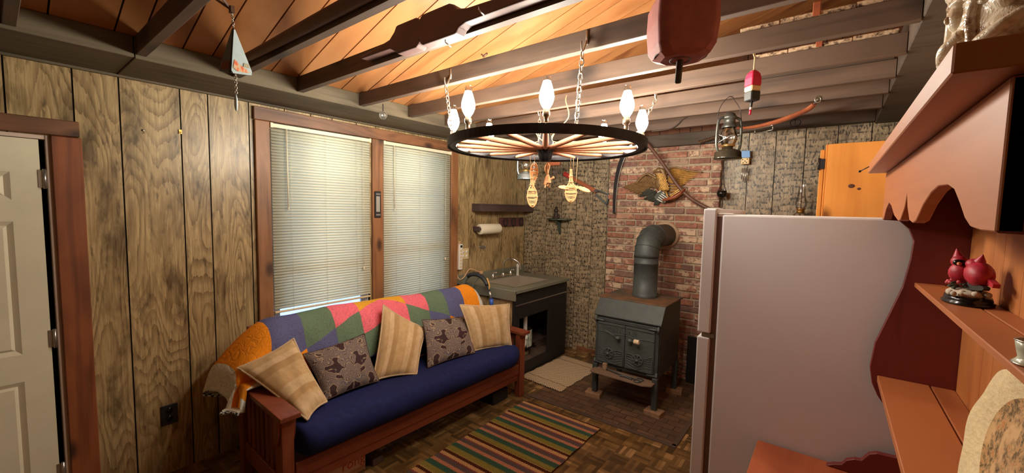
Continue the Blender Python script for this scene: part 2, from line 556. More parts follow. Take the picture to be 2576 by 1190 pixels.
def quilt():
    s = S('star_patch_quilt', 0.9, spec=0.15)
    u, v, _ = s.sep(s.co('UV'))          # metres along the back, metres down from the top fold
    au = s.ma('ABSOLUTE', u)
    i = s.ma('FLOOR', s.ma('DIVIDE', au, 0.205))
    j = s.ma('MAXIMUM', 0.0, s.ma('ADD', s.ma('FLOOR', s.ma('DIVIDE', s.ma('SUBTRACT', s.ma('SUBTRACT', v, 0.05), s.ma('MULTIPLY', au, 0.42)), 0.17)), 1.0))
    k = s.ma('DIVIDE', s.ma('ADD', s.ma('ADD', i, j), 0.5), 8.0)
    c = s.ramp(k, [(0.0, L(228, 164, 48)), (0.125, L(240, 114, 126)), (0.25, L(106, 126, 100)), (0.375, L(98, 98, 136)), (0.5, L(246, 148, 34)), (0.625, L(232, 226, 210)), (0.75, L(94, 118, 84)), (0.875, L(228, 164, 48))], 'CONSTANT')
    vv = s.cmb(u, v, 0.0)
    sw = s.ma('SINE', s.ma('MULTIPLY', s.noise(vv, 25, 0.5, 0.5, 0.6), 30.0))
    s.col(s.mix(s.rng(sw, 0.75, 1.0, 0, 0.22), c, (0.03, 0.03, 0.04))); s.bump(s.rng(sw, 0.1, 1.0, 1, 0), 0.3, 0.006)
    return s.m


M_QUILT = quilt()
M_QUILTBACK = plain('white_quilt_lining', L(226, 222, 212), 0.9, 0, 0.05)
M_BINDING = S('speckled_binding', 0.9); M_BINDING.col(M_BINDING.ramp(M_BINDING.noise(M_BINDING.co(), 90, 1), [(0.49, L(30, 36, 40)), (0.51, L(220, 220, 214))])); M_BINDING = M_BINDING.m


def beige():
    s = S('beige_striped_chenille', 0.92, spec=0.1)
    u, v, _ = s.sep(s.co('UV'))
    nz = s.noise(s.co('UV'), 9, 4, 0.6); fine = s.noise(s.mp(s.co('UV'), (140, 140, 1)), 1, 2)
    c = s.ramp(u, [(0.0, L(214, 180, 134)), (0.13, L(206, 172, 124)), (0.15, L(222, 190, 148)), (0.22, L(222, 190, 148)), (0.24, L(184, 148, 100)), (0.33, L(188, 152, 106)), (0.35, L(208, 174, 126)), (0.55, L(204, 168, 120)), (0.57, L(218, 188, 144)), (0.68, L(216, 184, 140)), (0.70, L(186, 150, 102)), (0.77, L(188, 154, 106)), (0.79, L(206, 172, 126)), (0.9, L(220, 190, 150)), (1.0, L(206, 172, 126))])
    c = s.mix(s.rng(nz, 0.35, 0.7, 0, 0.35), c, L(150, 116, 78))
    s.col(c); s.bump(fine, 0.4, 0.003)
    return s.m


M_BEIGE = beige()
M_PIPING = plain('beige_cord_edge', L(206, 178, 140), 0.95, 0, 0.25, 0.6, 160)


def paisley():
    s = S('maroon_paisley_weave', 0.8, spec=0.2)
    uv = s.co('UV'); u, v, _ = s.sep(uv)
    m = s.ma('ABSOLUTE', s.ma('SUBTRACT', u, 0.5))          # mirrored motif about the middle
    q = s.cmb(m, v, 0.0)
    warp = s.n('TexNoise', {'Vector': q, 'Scale': 7.0, 'Detail': 1.0}).outputs['Color']
    qw = s.n('VectorMath', {0: q, 1: s.n('VectorMath', {0: warp, 'Scale': 0.16}, operation='SCALE').outputs[0]}, operation='ADD').outputs[0]
    d = s.vor(qw, 5.5, 'F1')
    rg = s.ma('FRACT', s.ma('MULTIPLY', d, 5.0))
    c = s.ramp(rg, [(0.0, L(58, 34, 38)), (0.14, L(176, 154, 128)), (0.24, L(84, 80, 92)), (0.5, L(112, 98, 96)), (0.62, L(62, 38, 42)), (0.74, L(168, 148, 124)), (0.84, L(92, 84, 92)), (0.97, L(60, 36, 38))])
    curl = s.noise(qw, 11, 0.6, 0.5, 1.2)
    cl = s.ma('FRACT', s.ma('MULTIPLY', curl, 8.0))
    c = s.mix(s.rng(s.ma('ABSOLUTE', s.ma('SUBTRACT', cl, 0.5)), 0.10, 0.05, 0, 0.5), c, L(176, 156, 130))
    gap = s.noise(qw, 5.0, 1, 0.5, 0.3)
    c = s.mix(s.rng(gap, 0.58, 0.61, 0, 0.9), c, L(52, 26, 30))
    thin = s.rng(s.ma('ABSOLUTE', s.ma('SUBTRACT', gap, 0.575)), 0.014, 0.006)
    c = s.mix(thin, c, L(176, 150, 118))
    s.col(c); s.bump(cl, 0.1, 0.002)
    return s.m


M_PAISLEY = paisley()


def rug():
    s = S('braided_striped_rug', 0.95, spec=0.1)
    u, v, _ = s.sep(s.co('UV'))                             # metres across, metres from the far edge
    n1 = s.noise(s.co('UV'), 60, 2)
    zig = s.ma('MULTIPLY', s.ma('ABSOLUTE', s.ma('SUBTRACT', s.ma('FRACT', s.ma('MULTIPLY', u, 55.0)), 0.5)), 0.010)
    t = s.ma('FRACT', s.ma('DIVIDE', s.ma('ADD', v, s.ma('ADD', zig, s.ma('MULTIPLY', n1, 0.008))), 0.238))
    DM, PE, SL, SA, GR, OL, PU = L(88, 44, 28), L(226, 172, 116), L(108, 92, 92), L(214, 142, 108), L(64, 104, 84), L(160, 144, 68), L(150, 84, 80)
    c = s.ramp(t, [(0.0, DM), (0.075, PE), (0.21, PU), (0.27, SL), (0.42, SA), (0.55, GR), (0.74, OL), (0.93, L(200, 160, 96)), (0.965, DM)], 'CONSTANT')
    tw = s.ma('SINE', s.ma('MULTIPLY', s.ma('ADD', u, s.ma('MULTIPLY', v, 0.9)), 420.0))
    c = s.mix(s.ma('MULTIPLY', s.rng(tw, 0.3, 1.0), 0.35), c, (0.05, 0.03, 0.02))
    c = s.mix(s.rng(s.noise(s.co('UV'), 120, 2), 0.45, 0.7, 0, 0.3), c, L(60, 44, 34))
    s.col(c); s.bump(tw, 0.6, 0.006)
    return s.m


M_RUG = rug()


def matweave():
    s = S('cream_dotted_mat', 0.95, spec=0.1)
    u, v, _ = s.sep(s.co('UV'))                             # metres
    X = s.ma('SINE', s.ma('MULTIPLY', u, 300.0)); Y = s.ma('SINE', s.ma('ADD', s.ma('MULTIPLY', v, 220.0), s.ma('MULTIPLY', u, 150.0)))
    d1 = s.rng(s.ma('MULTIPLY', X, Y), 0.05, 0.30)
    cz = s.ma('SINE', s.ma('MULTIPLY', s.ma('ADD', s.ma('MULTIPLY', s.ma('ABSOLUTE', s.ma('SUBTRACT', s.ma('FRACT', s.ma('MULTIPLY', u, 16.0)), 0.5)), 0.06), v), 330.0))
    d2 = s.rng(cz, 0.1, 0.5)
    ends = s.ma('ADD', s.rng(v, 0.125, 0.12), s.rng(v, 0.675, 0.68), clamp=True)
    dd = s.ma('ADD', s.ma('MULTIPLY', d2, ends), s.ma('MULTIPLY', d1, s.ma('SUBTRACT', 1.0, ends)))
    line = s.ma('ADD', s.rng(s.ma('ABSOLUTE', s.ma('SUBTRACT', v, 0.122)), 0.006, 0.004), s.rng(s.ma('ABSOLUTE', s.ma('SUBTRACT', v, 0.678)), 0.006, 0.004), clamp=True)
    c = s.mix(dd, L(222, 196, 160), L(104, 78, 56))
    c = s.mix(s.ma('MULTIPLY', line, 0.8), c, L(104, 78, 56))
    s.col(c); s.bump(dd, -0.4, 0.004)
    return s.m


M_MAT = matweave()

# stove, sink, fridge, hutch
M_IRON = plain('matte_black_iron', L(60, 64, 61), 0.55, 0.0, 0.2, 0.1, 20, 0.5)
M_IRONTOP = S('rusty_stove_top', 0.6); M_IRONTOP.col(M_IRONTOP.mix(M_IRONTOP.rng(M_IRONTOP.noise(M_IRONTOP.co(), 6, 5), 0.4, 0.62), L(70, 66, 56), L(116, 78, 48))); M_IRONTOP = M_IRONTOP.m
M_CAST = plain('cast_iron_relief', L(74, 79, 75), 0.5, 0.0, 0.2, 0.15, 60, 0.5)
M_BLACK = plain('flat_black_paint', L(30, 27, 25), 0.6, 0, 0.2, 0.05, 20)
M_STEELDARK = plain('dark_blued_metal', L(58, 52, 54), 0.4, 0.6, 0.2)
M_STEEL = plain('brushed_steel', L(190, 186, 178), 0.3, 0.9)
M_CHROME = plain('chrome', L(224, 224, 220), 0.12, 1.0)
M_BRASS = plain('brass', L(206, 158, 86), 0.3, 0.9)
M_SOCKET = plain('worn_nickel_socket', L(150, 128, 104), 0.35, 0.8, 0.15)
M_COUNTER = plain('grey_green_laminate', L(118, 116, 98), 0.4, 0, 0.08, 0.03, 120)
M_SINKSTEEL = plain('dull_sink_steel', L(176, 164, 148), 0.35, 0.45, 0.06)
M_WHITE = plain('white_plastic', L(228, 222, 210), 0.4)
M_IVORY = plain('ivory_plate', L(216, 192, 142), 0.45)


def fridge():
    s = S('textured_almond_fridge', 0.5)
    v = s.co(); nz = s.noise(v, 420, 2); bl = s.noise(v, 2.0, 3)
    s.col(s.mix(s.rng(bl, 0.35, 0.7), L(224, 218, 222), L(222, 218, 216))); s.bump(nz, 0.25, 0.002)
    return s.m


M_FRIDGE = fridge()
M_GASKET = plain('grey_brown_gasket', L(122, 96, 88), 0.7)
M_HUTCH = wood('salmon_stained_hutch_wood', L(180, 108, 62), L(158, 90, 50), L(120, 64, 38), 1, 3, 1.8, 0.3, 0.45, streak=0.4, bscale=2.0)
M_HUTCHV = wood('stained_hutch_boards', L(192, 120, 66), L(162, 94, 50), L(110, 60, 36), 2, 4, 2.2, 0.35, 0.45, streak=0.5)
M_HUTCHSIDE = wood('dark_red_hutch_side', L(120, 46, 40), L(96, 34, 32), L(58, 20, 22), 2, 4, 2.0, 0.35, 0.5, streak=0.5)
M_HUTCHTOP = wood('red_brown_counter', L(176, 92, 54), L(146, 70, 40), L(96, 42, 28), 1, 3, 1.6, 0.35, 0.4, streak=0.4, bscale=2.0)
M_CUPBOARD = wood('varnished_knotty_pine', L(226, 150, 70), L(206, 128, 54), L(110, 56, 24), 2, 5, 1.8, 0.25, 0.35, knots=3.6, streak=0.4)


def stein():
    s = S('glazed_relief_stoneware', 0.16)
    v = s.co(); h = s.noise(v, 30, 5, 0.6, 0.8)
    c = s.ramp(h, [(0.30, L(120, 78, 54)), (0.42, L(202, 176, 146)), (0.5, L(232, 216, 192))])
    s.col(c); s.bump(h, 0.45, 0.012)
    return s.m


M_STEIN = stein()
M_STEINPLAIN = plain('pale_glaze', L(224, 208, 184), 0.18, 0, 0.06)
M_CARDINAL = plain('cardinal_red_glaze', L(176, 32, 52), 0.5, 0, 0.25, 0.3, 60)
M_GLOSSBLACK = plain('gloss_black', L(20, 18, 17), 0.18)
M_SNOW = plain('snowy_ground', L(196, 184, 164), 0.8, 0, 0.25, 0.6, 50)
M_PLATEWHITE = plain('cream_glazed_china', L(232, 208, 164), 0.25, 0, 0.08, 0.9, 80)


def scenepic():
    s = S('printed_landscape', 0.12)
    v = s.co(); n1 = s.noise(v, 70, 5, 0.7, 0.3); n2 = s.noise(v, 22, 3)
    c = s.ramp(n1, [(0.32, L(70, 58, 40)), (0.45, L(136, 112, 78)), (0.55, L(204, 160, 110)), (0.68, L(188, 112, 60))])
    s.col(s.mix(s.rng(n2, 0.48, 0.6), c, L(218, 176, 126)))
    return s.m


M_SCENE = scenepic()
M_CUP = plain('pale_grey_green_cup', L(178, 178, 156), 0.25, 0, 0.04)
M_SILVER = plain('silver_rim', L(214, 214, 206), 0.2, 0.9)

# hanging things
M_WHEELWOOD = wood('pale_spoke_wood', L(196, 132, 96), L(166, 100, 70), L(108, 62, 46), 2, 3, 3.0, 0.3, 0.65, streak=0.6)
M_RIM = plain('black_iron_rim', L(40, 36, 38), 0.5, 0.5, 0.2, 0.1, 30)
M_CHAIN = plain('galvanised_chain', L(176, 166, 150), 0.35, 0.8)
M_WHITECORD = plain('natural_cord', L(214, 182, 132), 0.95)
lampm = S('glowing_lamp_glass'); lampm.n('Emission')
_e = [n for n in lampm.t.nodes if n.bl_idname == 'ShaderNodeEmission'][0]
_e.inputs['Color'].default_value = LAMP_COLOR; _e.inputs['Strength'].default_value = LAMP_STRENGTH
lampm.t.links.new(_e.outputs[0], lampm.t.nodes['Material Output'].inputs['Surface']); M_LAMP = lampm.m
M_BUOYRED = plain('barn_red_buoy_paint', L(150, 78, 68), 0.75, 0, 0.12, 0.4, 25)
M_RED = plain('bright_red_paint', L(206, 26, 66), 0.5)
M_BUOYCREAM = plain('cream_paint', L(232, 200, 150), 0.6)
M_BLUEPAINT = plain('pale_blue_paint', L(176, 194, 196), 0.55, 0, 0.05)
M_AUTUMN = S('painted_autumn_cottage', 0.55); M_AUTUMN.col(M_AUTUMN.ramp(M_AUTUMN.noise(M_AUTUMN.co(), 70, 3, 0.6), [(0.42, L(214, 98, 58)), (0.5, L(226, 148, 96)), (0.6, L(196, 188, 158))])); M_AUTUMN = M_AUTUMN.m
M_RATTAN = plain('pale_bent_wood', L(230, 168, 112), 0.75, 0, 0.15)
M_HUSK = plain('dried_corn_husk', L(206, 152, 104), 0.9, 0, 0.2, 0.5, 30)
M_LANTERN = plain('weathered_lantern_tin', L(82, 82, 76), 0.4, 0.6, 0.25, 0.2, 30)
M_BLUETIN = plain('galvanised_blue_tin', L(150, 160, 164), 0.35, 0.7, 0.2)
M_POLE = plain('dark_brown_pole', L(104, 76, 66), 0.6, 0, 0.15)
M_SNATH = wood('dark_scythe_snath', L(104, 68, 52), L(82, 52, 40), L(50, 32, 26), 2, 3, 4, 0.3, 0.5)
M_REDWOOD = wood('red_brown_handle', L(168, 92, 58), L(138, 70, 44), L(90, 46, 32), 0, 3, 4, 0.3, 0.5)
M_GOLD = plain('antiqued_gold', L(190, 142, 72), 0.4, 0.35, 0.35, 0.3, 50)
M_GOLDDARK = plain('tarnished_bronze', L(134, 102, 66), 0.45, 0.3, 0.35, 0.3, 60)
M_LEAFDARK = plain('dark_verdigris', L(70, 72, 62), 0.5, 0.3, 0.3)
M_SHELF = plain('dark_purple_brown_shelf', L(78, 60, 56), 0.6, 0, 0.15)
M_GREENSHELF = plain('dark_green_shelf_paint', L(66, 72, 60), 0.6, 0, 0.15)
M_PAPER = plain('paper_towel', L(238, 226, 198), 0.9, 0, 0.03, 0.3, 80)
M_HORSESHOE = plain('rusty_horseshoe', L(54, 40, 36), 0.7, 0.3, 0.2)
M_MAROON = plain('maroon_board', L(92, 52, 48), 0.7, 0, 0.15)
M_HOSE = plain('black_rubber_hose', L(44, 46, 48), 0.5)
M_GREYHOSE = plain('grey_hose', L(120, 122, 116), 0.5)
M_BLUE = plain('blue_plastic', L(58, 96, 190), 0.4)
M_YELLOW = plain('ochre_tape', L(214, 164, 88), 0.6)
M_SKY = plain('sky_blue_roof', L(110, 158, 214), 0.5)
M_BARK = S('rotted_white_wood', 0.9); M_BARK.col(M_BARK.ramp(M_BARK.noise(M_BARK.co(), 45, 5, 0.7), [(0.38, L(72, 50, 36)), (0.5, L(190, 160, 128)), (0.65, L(214, 190, 160))])); M_BARK = M_BARK.m
M_CARD = plain('brown_cardboard', L(168, 116, 78), 0.8)
M_LABEL = S('printed_label', 0.6); M_LABEL.col(M_LABEL.ramp(M_LABEL.noise(M_LABEL.mp(M_LABEL.co(), (60, 60, 14)), 1, 2), [(0.40, L(120, 140, 130)), (0.5, L(206, 208, 190))])); M_LABEL = M_LABEL.m
# ---------------------------------------------------------------- the room
RX, BY, FY = 3.585, 4.33, -2.2          # right wall x, back wall y, wall behind the camera
ROOF = lambda x: 2.50 + 0.315 * (x - 0.45)

struct(MB().box((-0.1, FY, -0.06), (RX + 0.1, BY + 0.1, 0.0)).build('floor', M_PARQUET, world0=True))
hb = MB().box((1.11, 2.985, -0.001), (2.36, BY - 0.005, 0.004))
struct(hb.build('floor_hearth_bricks', M_HEARTH, world0=True))
tm = MB().bar((1.09, 2.965, 0.003), (2.39, 2.985, 0.003), 0.04, 0.012).bar((2.375, 2.98, 0.003), (2.375, 3.6, 0.003), 0.035, 0.012)
struct(tm.build('trim_1', M_JOIST, bevel=0.002, world0=True))


def split(a, b, holes):
    pts = sorted({a, b, *[h for hh in holes for h in hh[:2] if a < h < b]})
    return [(pts[i], pts[i + 1]) for i in range(len(pts) - 1)]


# window wall: vertical printed panelling with dark grooves
gl = [FY, -1.9, -1.55, -1.3, -1.1, -0.82, -0.62, -0.4, -0.16, 0.076, 0.304, 0.482, 0.754, 0.896, 1.128, 1.36, 1.55, 1.72, 1.93, 2.11, 2.35, 2.58, 2.75, 2.92, 3.107, 3.282, 3.43, 3.662, 3.86, 4.103, BY]
DOOR = (-0.80, 0.215, -1, 2.02); WIN1 = (1.25, 2.052, 0.76, 2.272); WIN2 = (2.182, 2.99, 0.76, 2.272)
w = MB()
for i in range(len(gl) - 1):
    pid = 1 + i * 0.37
    for a, b in split(gl[i], gl[i + 1], (DOOR, WIN1, WIN2)):
        a2 = a + (0.0035 if a == gl[i] else 0); b2 = b - (0.0035 if b == gl[i + 1] else 0)
        h = [q for q in (DOOR, WIN1, WIN2) if a >= q[0] - 1e-6 and b <= q[1] + 1e-6]
        for z0, z1 in ([(0, 2.5)] if not h else [(0, h[0][2]), (h[0][3], 2.5)]):
            if z1 > z0: w.box((-0.012, a2, z0), (0.0, b2, z1), 0, pid)
for y0, y1, z0, z1 in ((FY, DOOR[0], 0, 2.5), (DOOR[0], DOOR[1], 2.02, 2.5), (DOOR[1], WIN1[0], 0, 2.5), (WIN1[0], WIN2[1], 0, .76), (WIN1[0], WIN2[1], 2.272, 2.5), (WIN1[1], WIN2[0], .76, 2.272), (WIN2[1], BY + .1, 0, 2.5)):
    w.box((-0.10, y0, z0), (-0.006, y1, z1), 1)
struct(w.build('wall_left', [M_PANEL, M_GAP], world0=True))

# back wall: hewn-pattern panelling
gb = [0, 0.128, 0.335, 0.558, 0.761, 0.972, 1.16, 1.35, 1.52, 1.72, 1.92, 2.12, 2.32, 2.531, 2.741, 2.954, 3.17, 3.379, RX]
w = MB()
for i in range(len(gb) - 1):
    w.box((gb[i] + 0.003, BY, 0), (gb[i + 1] - 0.003, BY + 0.012, 2.46), 0, 1 + i * 0.41)
w.box((-0.1, BY + 0.006, 0), (RX + 0.1, BY + 0.1, 2.46), 1)
struct(w.build('wall_back', [M_HEWN, M_GAP], world0=True))
w = MB(); x = 0.0; i = 0
while x < RX:
    x2 = min(RX, x + (0.20, 0.10, 0.11, 0.16)[i % 4])
    w.box((x + 0.003, BY, 2.46), (x2 - 0.003, BY + 0.012, 3.6), 0, 1 + i * 0.31); x = x2; i += 1
w.box((-0.1, BY + 0.006, 2.46), (RX + 0.1, BY + 0.1, 3.6), 1)
struct(w.build('wall_gable', [M_GABLE, M_GAP], world0=True))
struct(MB().box((RX, FY, 0), (RX + 0.1, BY + 0.1, 3.6)).build('wall_right', M_WALLFAR, world0=True))
struct(MB().box((-0.1, FY - 0.1, 0), (RX + 0.1, FY, 3.6)).build('wall_front', M_WALLFAR, world0=True))
struct(MB().box((0.83, BY - 0.014, 0), (1.20, BY, 0.055)).build('baseboard_back', M_TRIMH, bevel=0.003, world0=True))

# brick chimney breast, brick by brick in one wall mesh
w = MB(); bx0, bx1, fy = 1.205, 2.325, 4.25
w.box((bx0 + 0.006, fy + 0.008, 0), (bx1 - 0.004, BY, 2.40), 1)
rb = random.Random(3); z = 0.0; k = 0; H = 0.057
while z < 2.38:
    x = bx0 - (0.1 if k % 2 else 0.0)
    while x < bx1:
        bw = rb.uniform(0.185, 0.205)
        if rb.random() < 0.1: bw = 0.1
        a, b = max(x, bx0), min(x + bw, bx1)
        if b - a > 0.03:
            j = lambda: rb.uniform(-0.0045, 0.0045)
            w.box((a + j(), fy - 0.004 + j(), z + 0.006 + j()), (b + j(), fy + 0.04, min(z + H + 0.002 + j(), 2.40)), 0, rb.uniform(0.5, 9))
        x += bw + 0.012
    z += H + 0.0125; k += 1
struct(w.build('wall_brick_chimney', [M_BRICK, M_MORTAR], bevel=0.004, world0=True))
# low flat black panel beside the stove
struct(MB().box((2.12, fy - 0.045, 0), (2.62, fy - 0.02, 0.47)).build('trim_2', M_BLACK, bevel=0.003, world0=True))

XA = 0.44
# sloping board ceiling
gy = [FY, -2.0, -1.75, -1.6, -1.4, -1.2, -1.05, -0.85, -0.7, -0.5, -0.3, -0.12, 0.05, 0.20, 0.41, 0.51, 0.67, 0.80, 0.97, 1.10, 1.25, 1.39, 1.55, 1.72, 1.80, 1.96, 2.08, 2.28, 2.40, 2.50, 2.68, 2.86, 3.02, 3.13, 3.33, 3.5, 3.7, 3.80, 4.0, 4.15, BY]
w = MB()
for i in range(len(gy) - 1):
    a, b = gy[i] + 0.0035, gy[i + 1] - 0.0035
    zA, zB = ROOF(XA), ROOF(RX + 0.1)
    w.add([(XA, a, zA), (RX + .1, a, zB), (RX + .1, b, zB), (XA, b, zA), (XA, a, zA + .02), (RX + .1, a, zB + .02), (RX + .1, b, zB + .02), (XA, b, zA + .02)],
          [(0, 3, 2, 1), (4, 5, 6, 7), (0, 1, 5, 4), (1, 2, 6, 5), (2, 3, 7, 6), (3, 0, 4, 7)], False, 0, 1 + i * 0.53)
XA = 0.25
zA, zB = ROOF(XA) + 0.01, ROOF(RX + 0.1) + 0.01
w.add([(XA, FY, zA), (RX + .1, FY, zB), (RX + .1, BY + .1, zB), (XA, BY + .1, zA), (XA, FY, zA + .05), (RX + .1, FY, zB + .05), (RX + .1, BY + .1, zB + .05), (XA, BY + .1, zA + .05)],
      [(0, 3, 2, 1), (4, 5, 6, 7), (0, 1, 5, 4), (1, 2, 6, 5), (2, 3, 7, 6), (3, 0, 4, 7)], False, 1)
struct(w.build('ceiling', [M_PINE, M_GAP], world0=True))

# plates, beams and joists
struct(MB().box((0.0, FY, 2.395), (0.45, 0.475, 2.497)).box((0.0, 0.478, 2.392), (0.45, BY, 2.497)).box((0.0, FY, 2.38), (0.02, BY, 2.395)).build('ceiling_plate_left', M_PLATE, bevel=0.003, world0=True))
struct(MB().box((3.39, FY, 2.415), (RX, BY, 2.62)).build('ceiling_beam_right', M_DARKBEAM, bevel=0.004, world0=True))
struct(MB().box((0.45, 4.19, 2.34), (2.36, BY, 2.46)).box((2.36, 4.24, 2.425), (3.39, BY, 2.53)).build('ceiling_beam_back', M_DARKBEAM, bevel=0.004, world0=True))
JZ = 2.41; JH = 0.09
JY = dict(b=0.502, c=0.91, d=1.268, e=1.70, f=2.13, g=2.523, h=2.92, i=3.27, j=3.685)
for q, (k, y) in enumerate([('z', 0.09)] + list(JY.items()) + [('y', -0.32), ('x', -0.73), ('w', -1.14), ('v', -1.55)]):
    struct(MB().box((0.452, y - 0.02, JZ), (3.388, y + 0.02, JZ + JH), 0, 1 + q * 0.71).build('ceiling_joist', M_JOIST, bevel=0.002, world0=True))

# door with six raised panels, frame and casing
dr = MB()
y0, y1 = -0.735, 0.178; X = -0.006
rows = [(1.69, 1.83), (0.91, 1.585), (0.17, 0.77)]; cols = [(-0.62, -0.325), (-0.24, 0.075)]
ys = [y0, cols[0][0], cols[0][1], cols[1][0], cols[1][1], y1]
zs = [0.01, 0.17, 0.77, 0.91, 1.585, 1.69, 1.83, 1.997]
for a in range(5):
    for b in range(7):
        if a in (1, 3) and b in (1, 3, 5):
            A, B, C, D = ys[a], ys[a + 1], zs[b], zs[b + 1]; i = 0.022
            o = [(X, A, C), (X, B, C), (X, B, D), (X, A, D)]; n = [(X - .012, A + i, C + i), (X - .012, B - i, C + i), (X - .012, B - i, D - i), (X - .012, A + i, D - i)]
            i2 = 0.034; e = [(X - .003, A + i2, C + i2), (X - .003, B - i2, C + i2), (X - .003, B - i2, D - i2), (X - .003, A + i2, D - i2)]
            dr.add(o + n + e, [(q, (q + 1) % 4, 4 + (q + 1) % 4, 4 + q) for q in range(4)] + [(4 + q, 4 + (q + 1) % 4, 8 + (q + 1) % 4, 8 + q) for q in range(4)] + [(8, 9, 10, 11)])
        else:
            dr.add([(X, ys[a], zs[b]), (X, ys[a + 1], zs[b]), (X, ys[a + 1], zs[b + 1]), (X, ys[a], zs[b + 1])], [(0, 1, 2, 3)])
dr.box((-0.045, y0, 0.01), (-0.022, y1, 1.997)).box((-.03, y1 - .004, .01), (X, y1, 1.997))
d_ob = struct(dr.build('door_1', M_DOORWHITE, world0=True))
for z in (1.80, 0.97, 0.24):
    h = MB().box((-0.006, 0.165, z - 0.045), (-0.003, 0.18, z + 0.045)).tube([(0.002, 0.187, z - 0.05), (0.002, 0.187, z + 0.05)], 0.007, 10).box((-0.004, 0.19, z - 0.045), (0.0, 0.213, z + 0.045))
    h.build('door_hinge', M_STEEL, d_ob)
struct(MB().box((-0.09, 0.196, 0), (0.004, 0.216, 2.02)).box((-0.09, -0.80, 2.0), (0.0, 0.216, 2.02)).box((-0.09, -0.8, 0), (0.0, -0.745, 2.02)).build('door_frame', M_PINKWHITE, bevel=0.002, world0=True))
struct(MB().box((0.001, 0.214, 0), (0.022, 0.325, 2.022)).build('trim_3', M_DOORCASE, bevel=0.004, world0=True))
struct(MB().box((0.001, -0.95, 2.024), (0.03, 0.318, 2.105)).build('trim_4', M_TRIMH, bevel=0.004, world0=True))
struct(MB().box((-0.13, -0.8, 0), (-0.10, 0.22, 2.05)).build('door_backing', M_GAP, world0=True))

# window casings
struct(MB().box((0.001, 1.15, 2.272), (0.026, 3.115, 2.362), pid=2).build('trim_5', M_TRIMH, bevel=0.004, world0=True))
struct(MB().box((0.001, 1.155, 0.64), (0.024, 1.25, 2.271), pid=3).build('trim_6', M_TRIM, bevel=0.004, world0=True))
struct(MB().box((0.001, 2.066, 0.76), (0.024, 2.176, 2.271), pid=5).build('trim_7', M_TRIM, bevel=0.004, world0=True))
struct(MB().box((0.001, 2.998, 0.64), (0.024, 3.1, 2.271), pid=8).build('trim_8', M_TRIM, bevel=0.004, world0=True))
struct(MB().box((0.001, 1.25, 0.72), (0.034, 3.0, 0.757), pid=9).build('window_sill', M_TRIMH, bevel=0.004, world0=True))
for n, (a, b, z0, z1) in enumerate((WIN1, WIN2)):
    wf = MB()
    for y in (a + 0.001, b - 0.031): wf.box((-0.088, y, z0), (-0.028, y + 0.03, z1))
    wf.box((-0.088, a + .03, z0), (-0.028, b - .03, z0 + 0.035)).box((-0.088, a + .03, z1 - 0.035), (-0.028, b - .03, z1))
    wo = struct(wf.build('window_%d' % (n + 1), M_VINYL, bevel=0.002, world0=True))
    sash = MB()
    mid = 1.22 if n == 0 else 1.30
    for q, (lo, hi, x) in enumerate(((z0 + 0.036, mid, -0.05), (mid - 0.035, z1 - 0.036, -0.075))):
        for y in (a + 0.032, b - 0.067): sash.box((x - 0.011, y, lo), (x + 0.011, y + 0.035, hi))
        sash.box((x - 0.011, a + .067, lo), (x + 0.011, b - .067, lo + 0.045)).box((x - 0.011, a + .067, hi - 0.04), (x + 0.011, b - .067, hi))
    sash.build('window_sash', M_VINYL, wo, bevel=0.002)
    MB().box((-0.052, a + 0.067, z0 + 0.07), (-0.049, b - 0.067, mid - 0.03)).box((-0.077, a + 0.067, mid), (-0.074, b - 0.067, z1 - 0.07)).build('window_pane', M_GLASS, wo)


def blind(a, b, ztop, zbot, label, tilt, gapz=-1):
    t = thing('window_blind', label, 'window blind', (0.0, (a + b) / 2, ztop), 'cream mini blinds')
    X = 0.008
    MB().box((X - 0.012, a, ztop - 0.028), (X + 0.016, b, ztop)).box((X - 0.014, a - 0.006, ztop - 0.032), (X + 0.02, a + 0.014, ztop + 0.003)).box((X - 0.014, b - 0.014, ztop - 0.032), (X + 0.02, b + 0.006, ztop + 0.003)).build('headrail', M_CREAM, t, bevel=0.002)
    sl = MB(); n = int((ztop - zbot - 0.05) / 0.0212)
    rr = random.Random(int(a * 100))
    for i in range(n):
        z = ztop - 0.042 - i * (ztop - zbot - 0.06) / n
        if abs(z - gapz) < 0.008: continue
        ta = tilt + rr.uniform(-0.05, 0.05)
        if rr.random() < 0.05: ta -= 0.18
        hw = 0.0125
        prof = [(-hw, 0.0), (0.0, 0.0022), (hw, 0.0)]
        vs = []
        for y in (a + 0.002, b - 0.002):
            for px, pz in prof:
                vs.append((X + px * math.cos(ta) + pz * math.sin(ta), y, z - px * math.sin(ta) + pz * math.cos(ta)))
        sl.add(vs, [(0, 1, 4, 3), (1, 2, 5, 4)], True)
    sl.build('slats', M_SLAT, t, solid=0.0006)
    MB().box((X - 0.012, a + 0.001, zbot), (X + 0.012, b - 0.001, zbot + 0.014)).build('bottom_rail', plain('tan_bottom_rail', L(226, 196, 150), 0.5), t, bevel=0.003)
    cords = MB()
    for y in (a + 0.13, (a + b) / 2, b - 0.13): cords.tube([(X + 0.014, y, ztop - 0.02), (X + 0.0145, y, zbot + 0.01)], 0.0009, 5)
    cords.build('ladder_cords', M_CREAM, t)
    zl = ztop - 0.60
    MB().tube([(X + 0.022, a + 0.10, ztop - 0.03), (X + 0.025, a + 0.102, zl)], 0.004, 6).ball((X + 0.025, a + 0.102, zl), (0.005, 0.005, 0.012)).build('tilt_wand', M_CREAM, t)
    zl2 = max(zbot + 0.12, 1.16)
    MB().tube([(X + 0.02, b - 0.075, ztop - 0.03), (X + 0.021, b - 0.075, zl2)], 0.0014, 5).ball((X + 0.021, b - 0.075, zl2), (0.007, 0.007, 0.016)).build('pull_cord', M_CREAM, t)
    return t


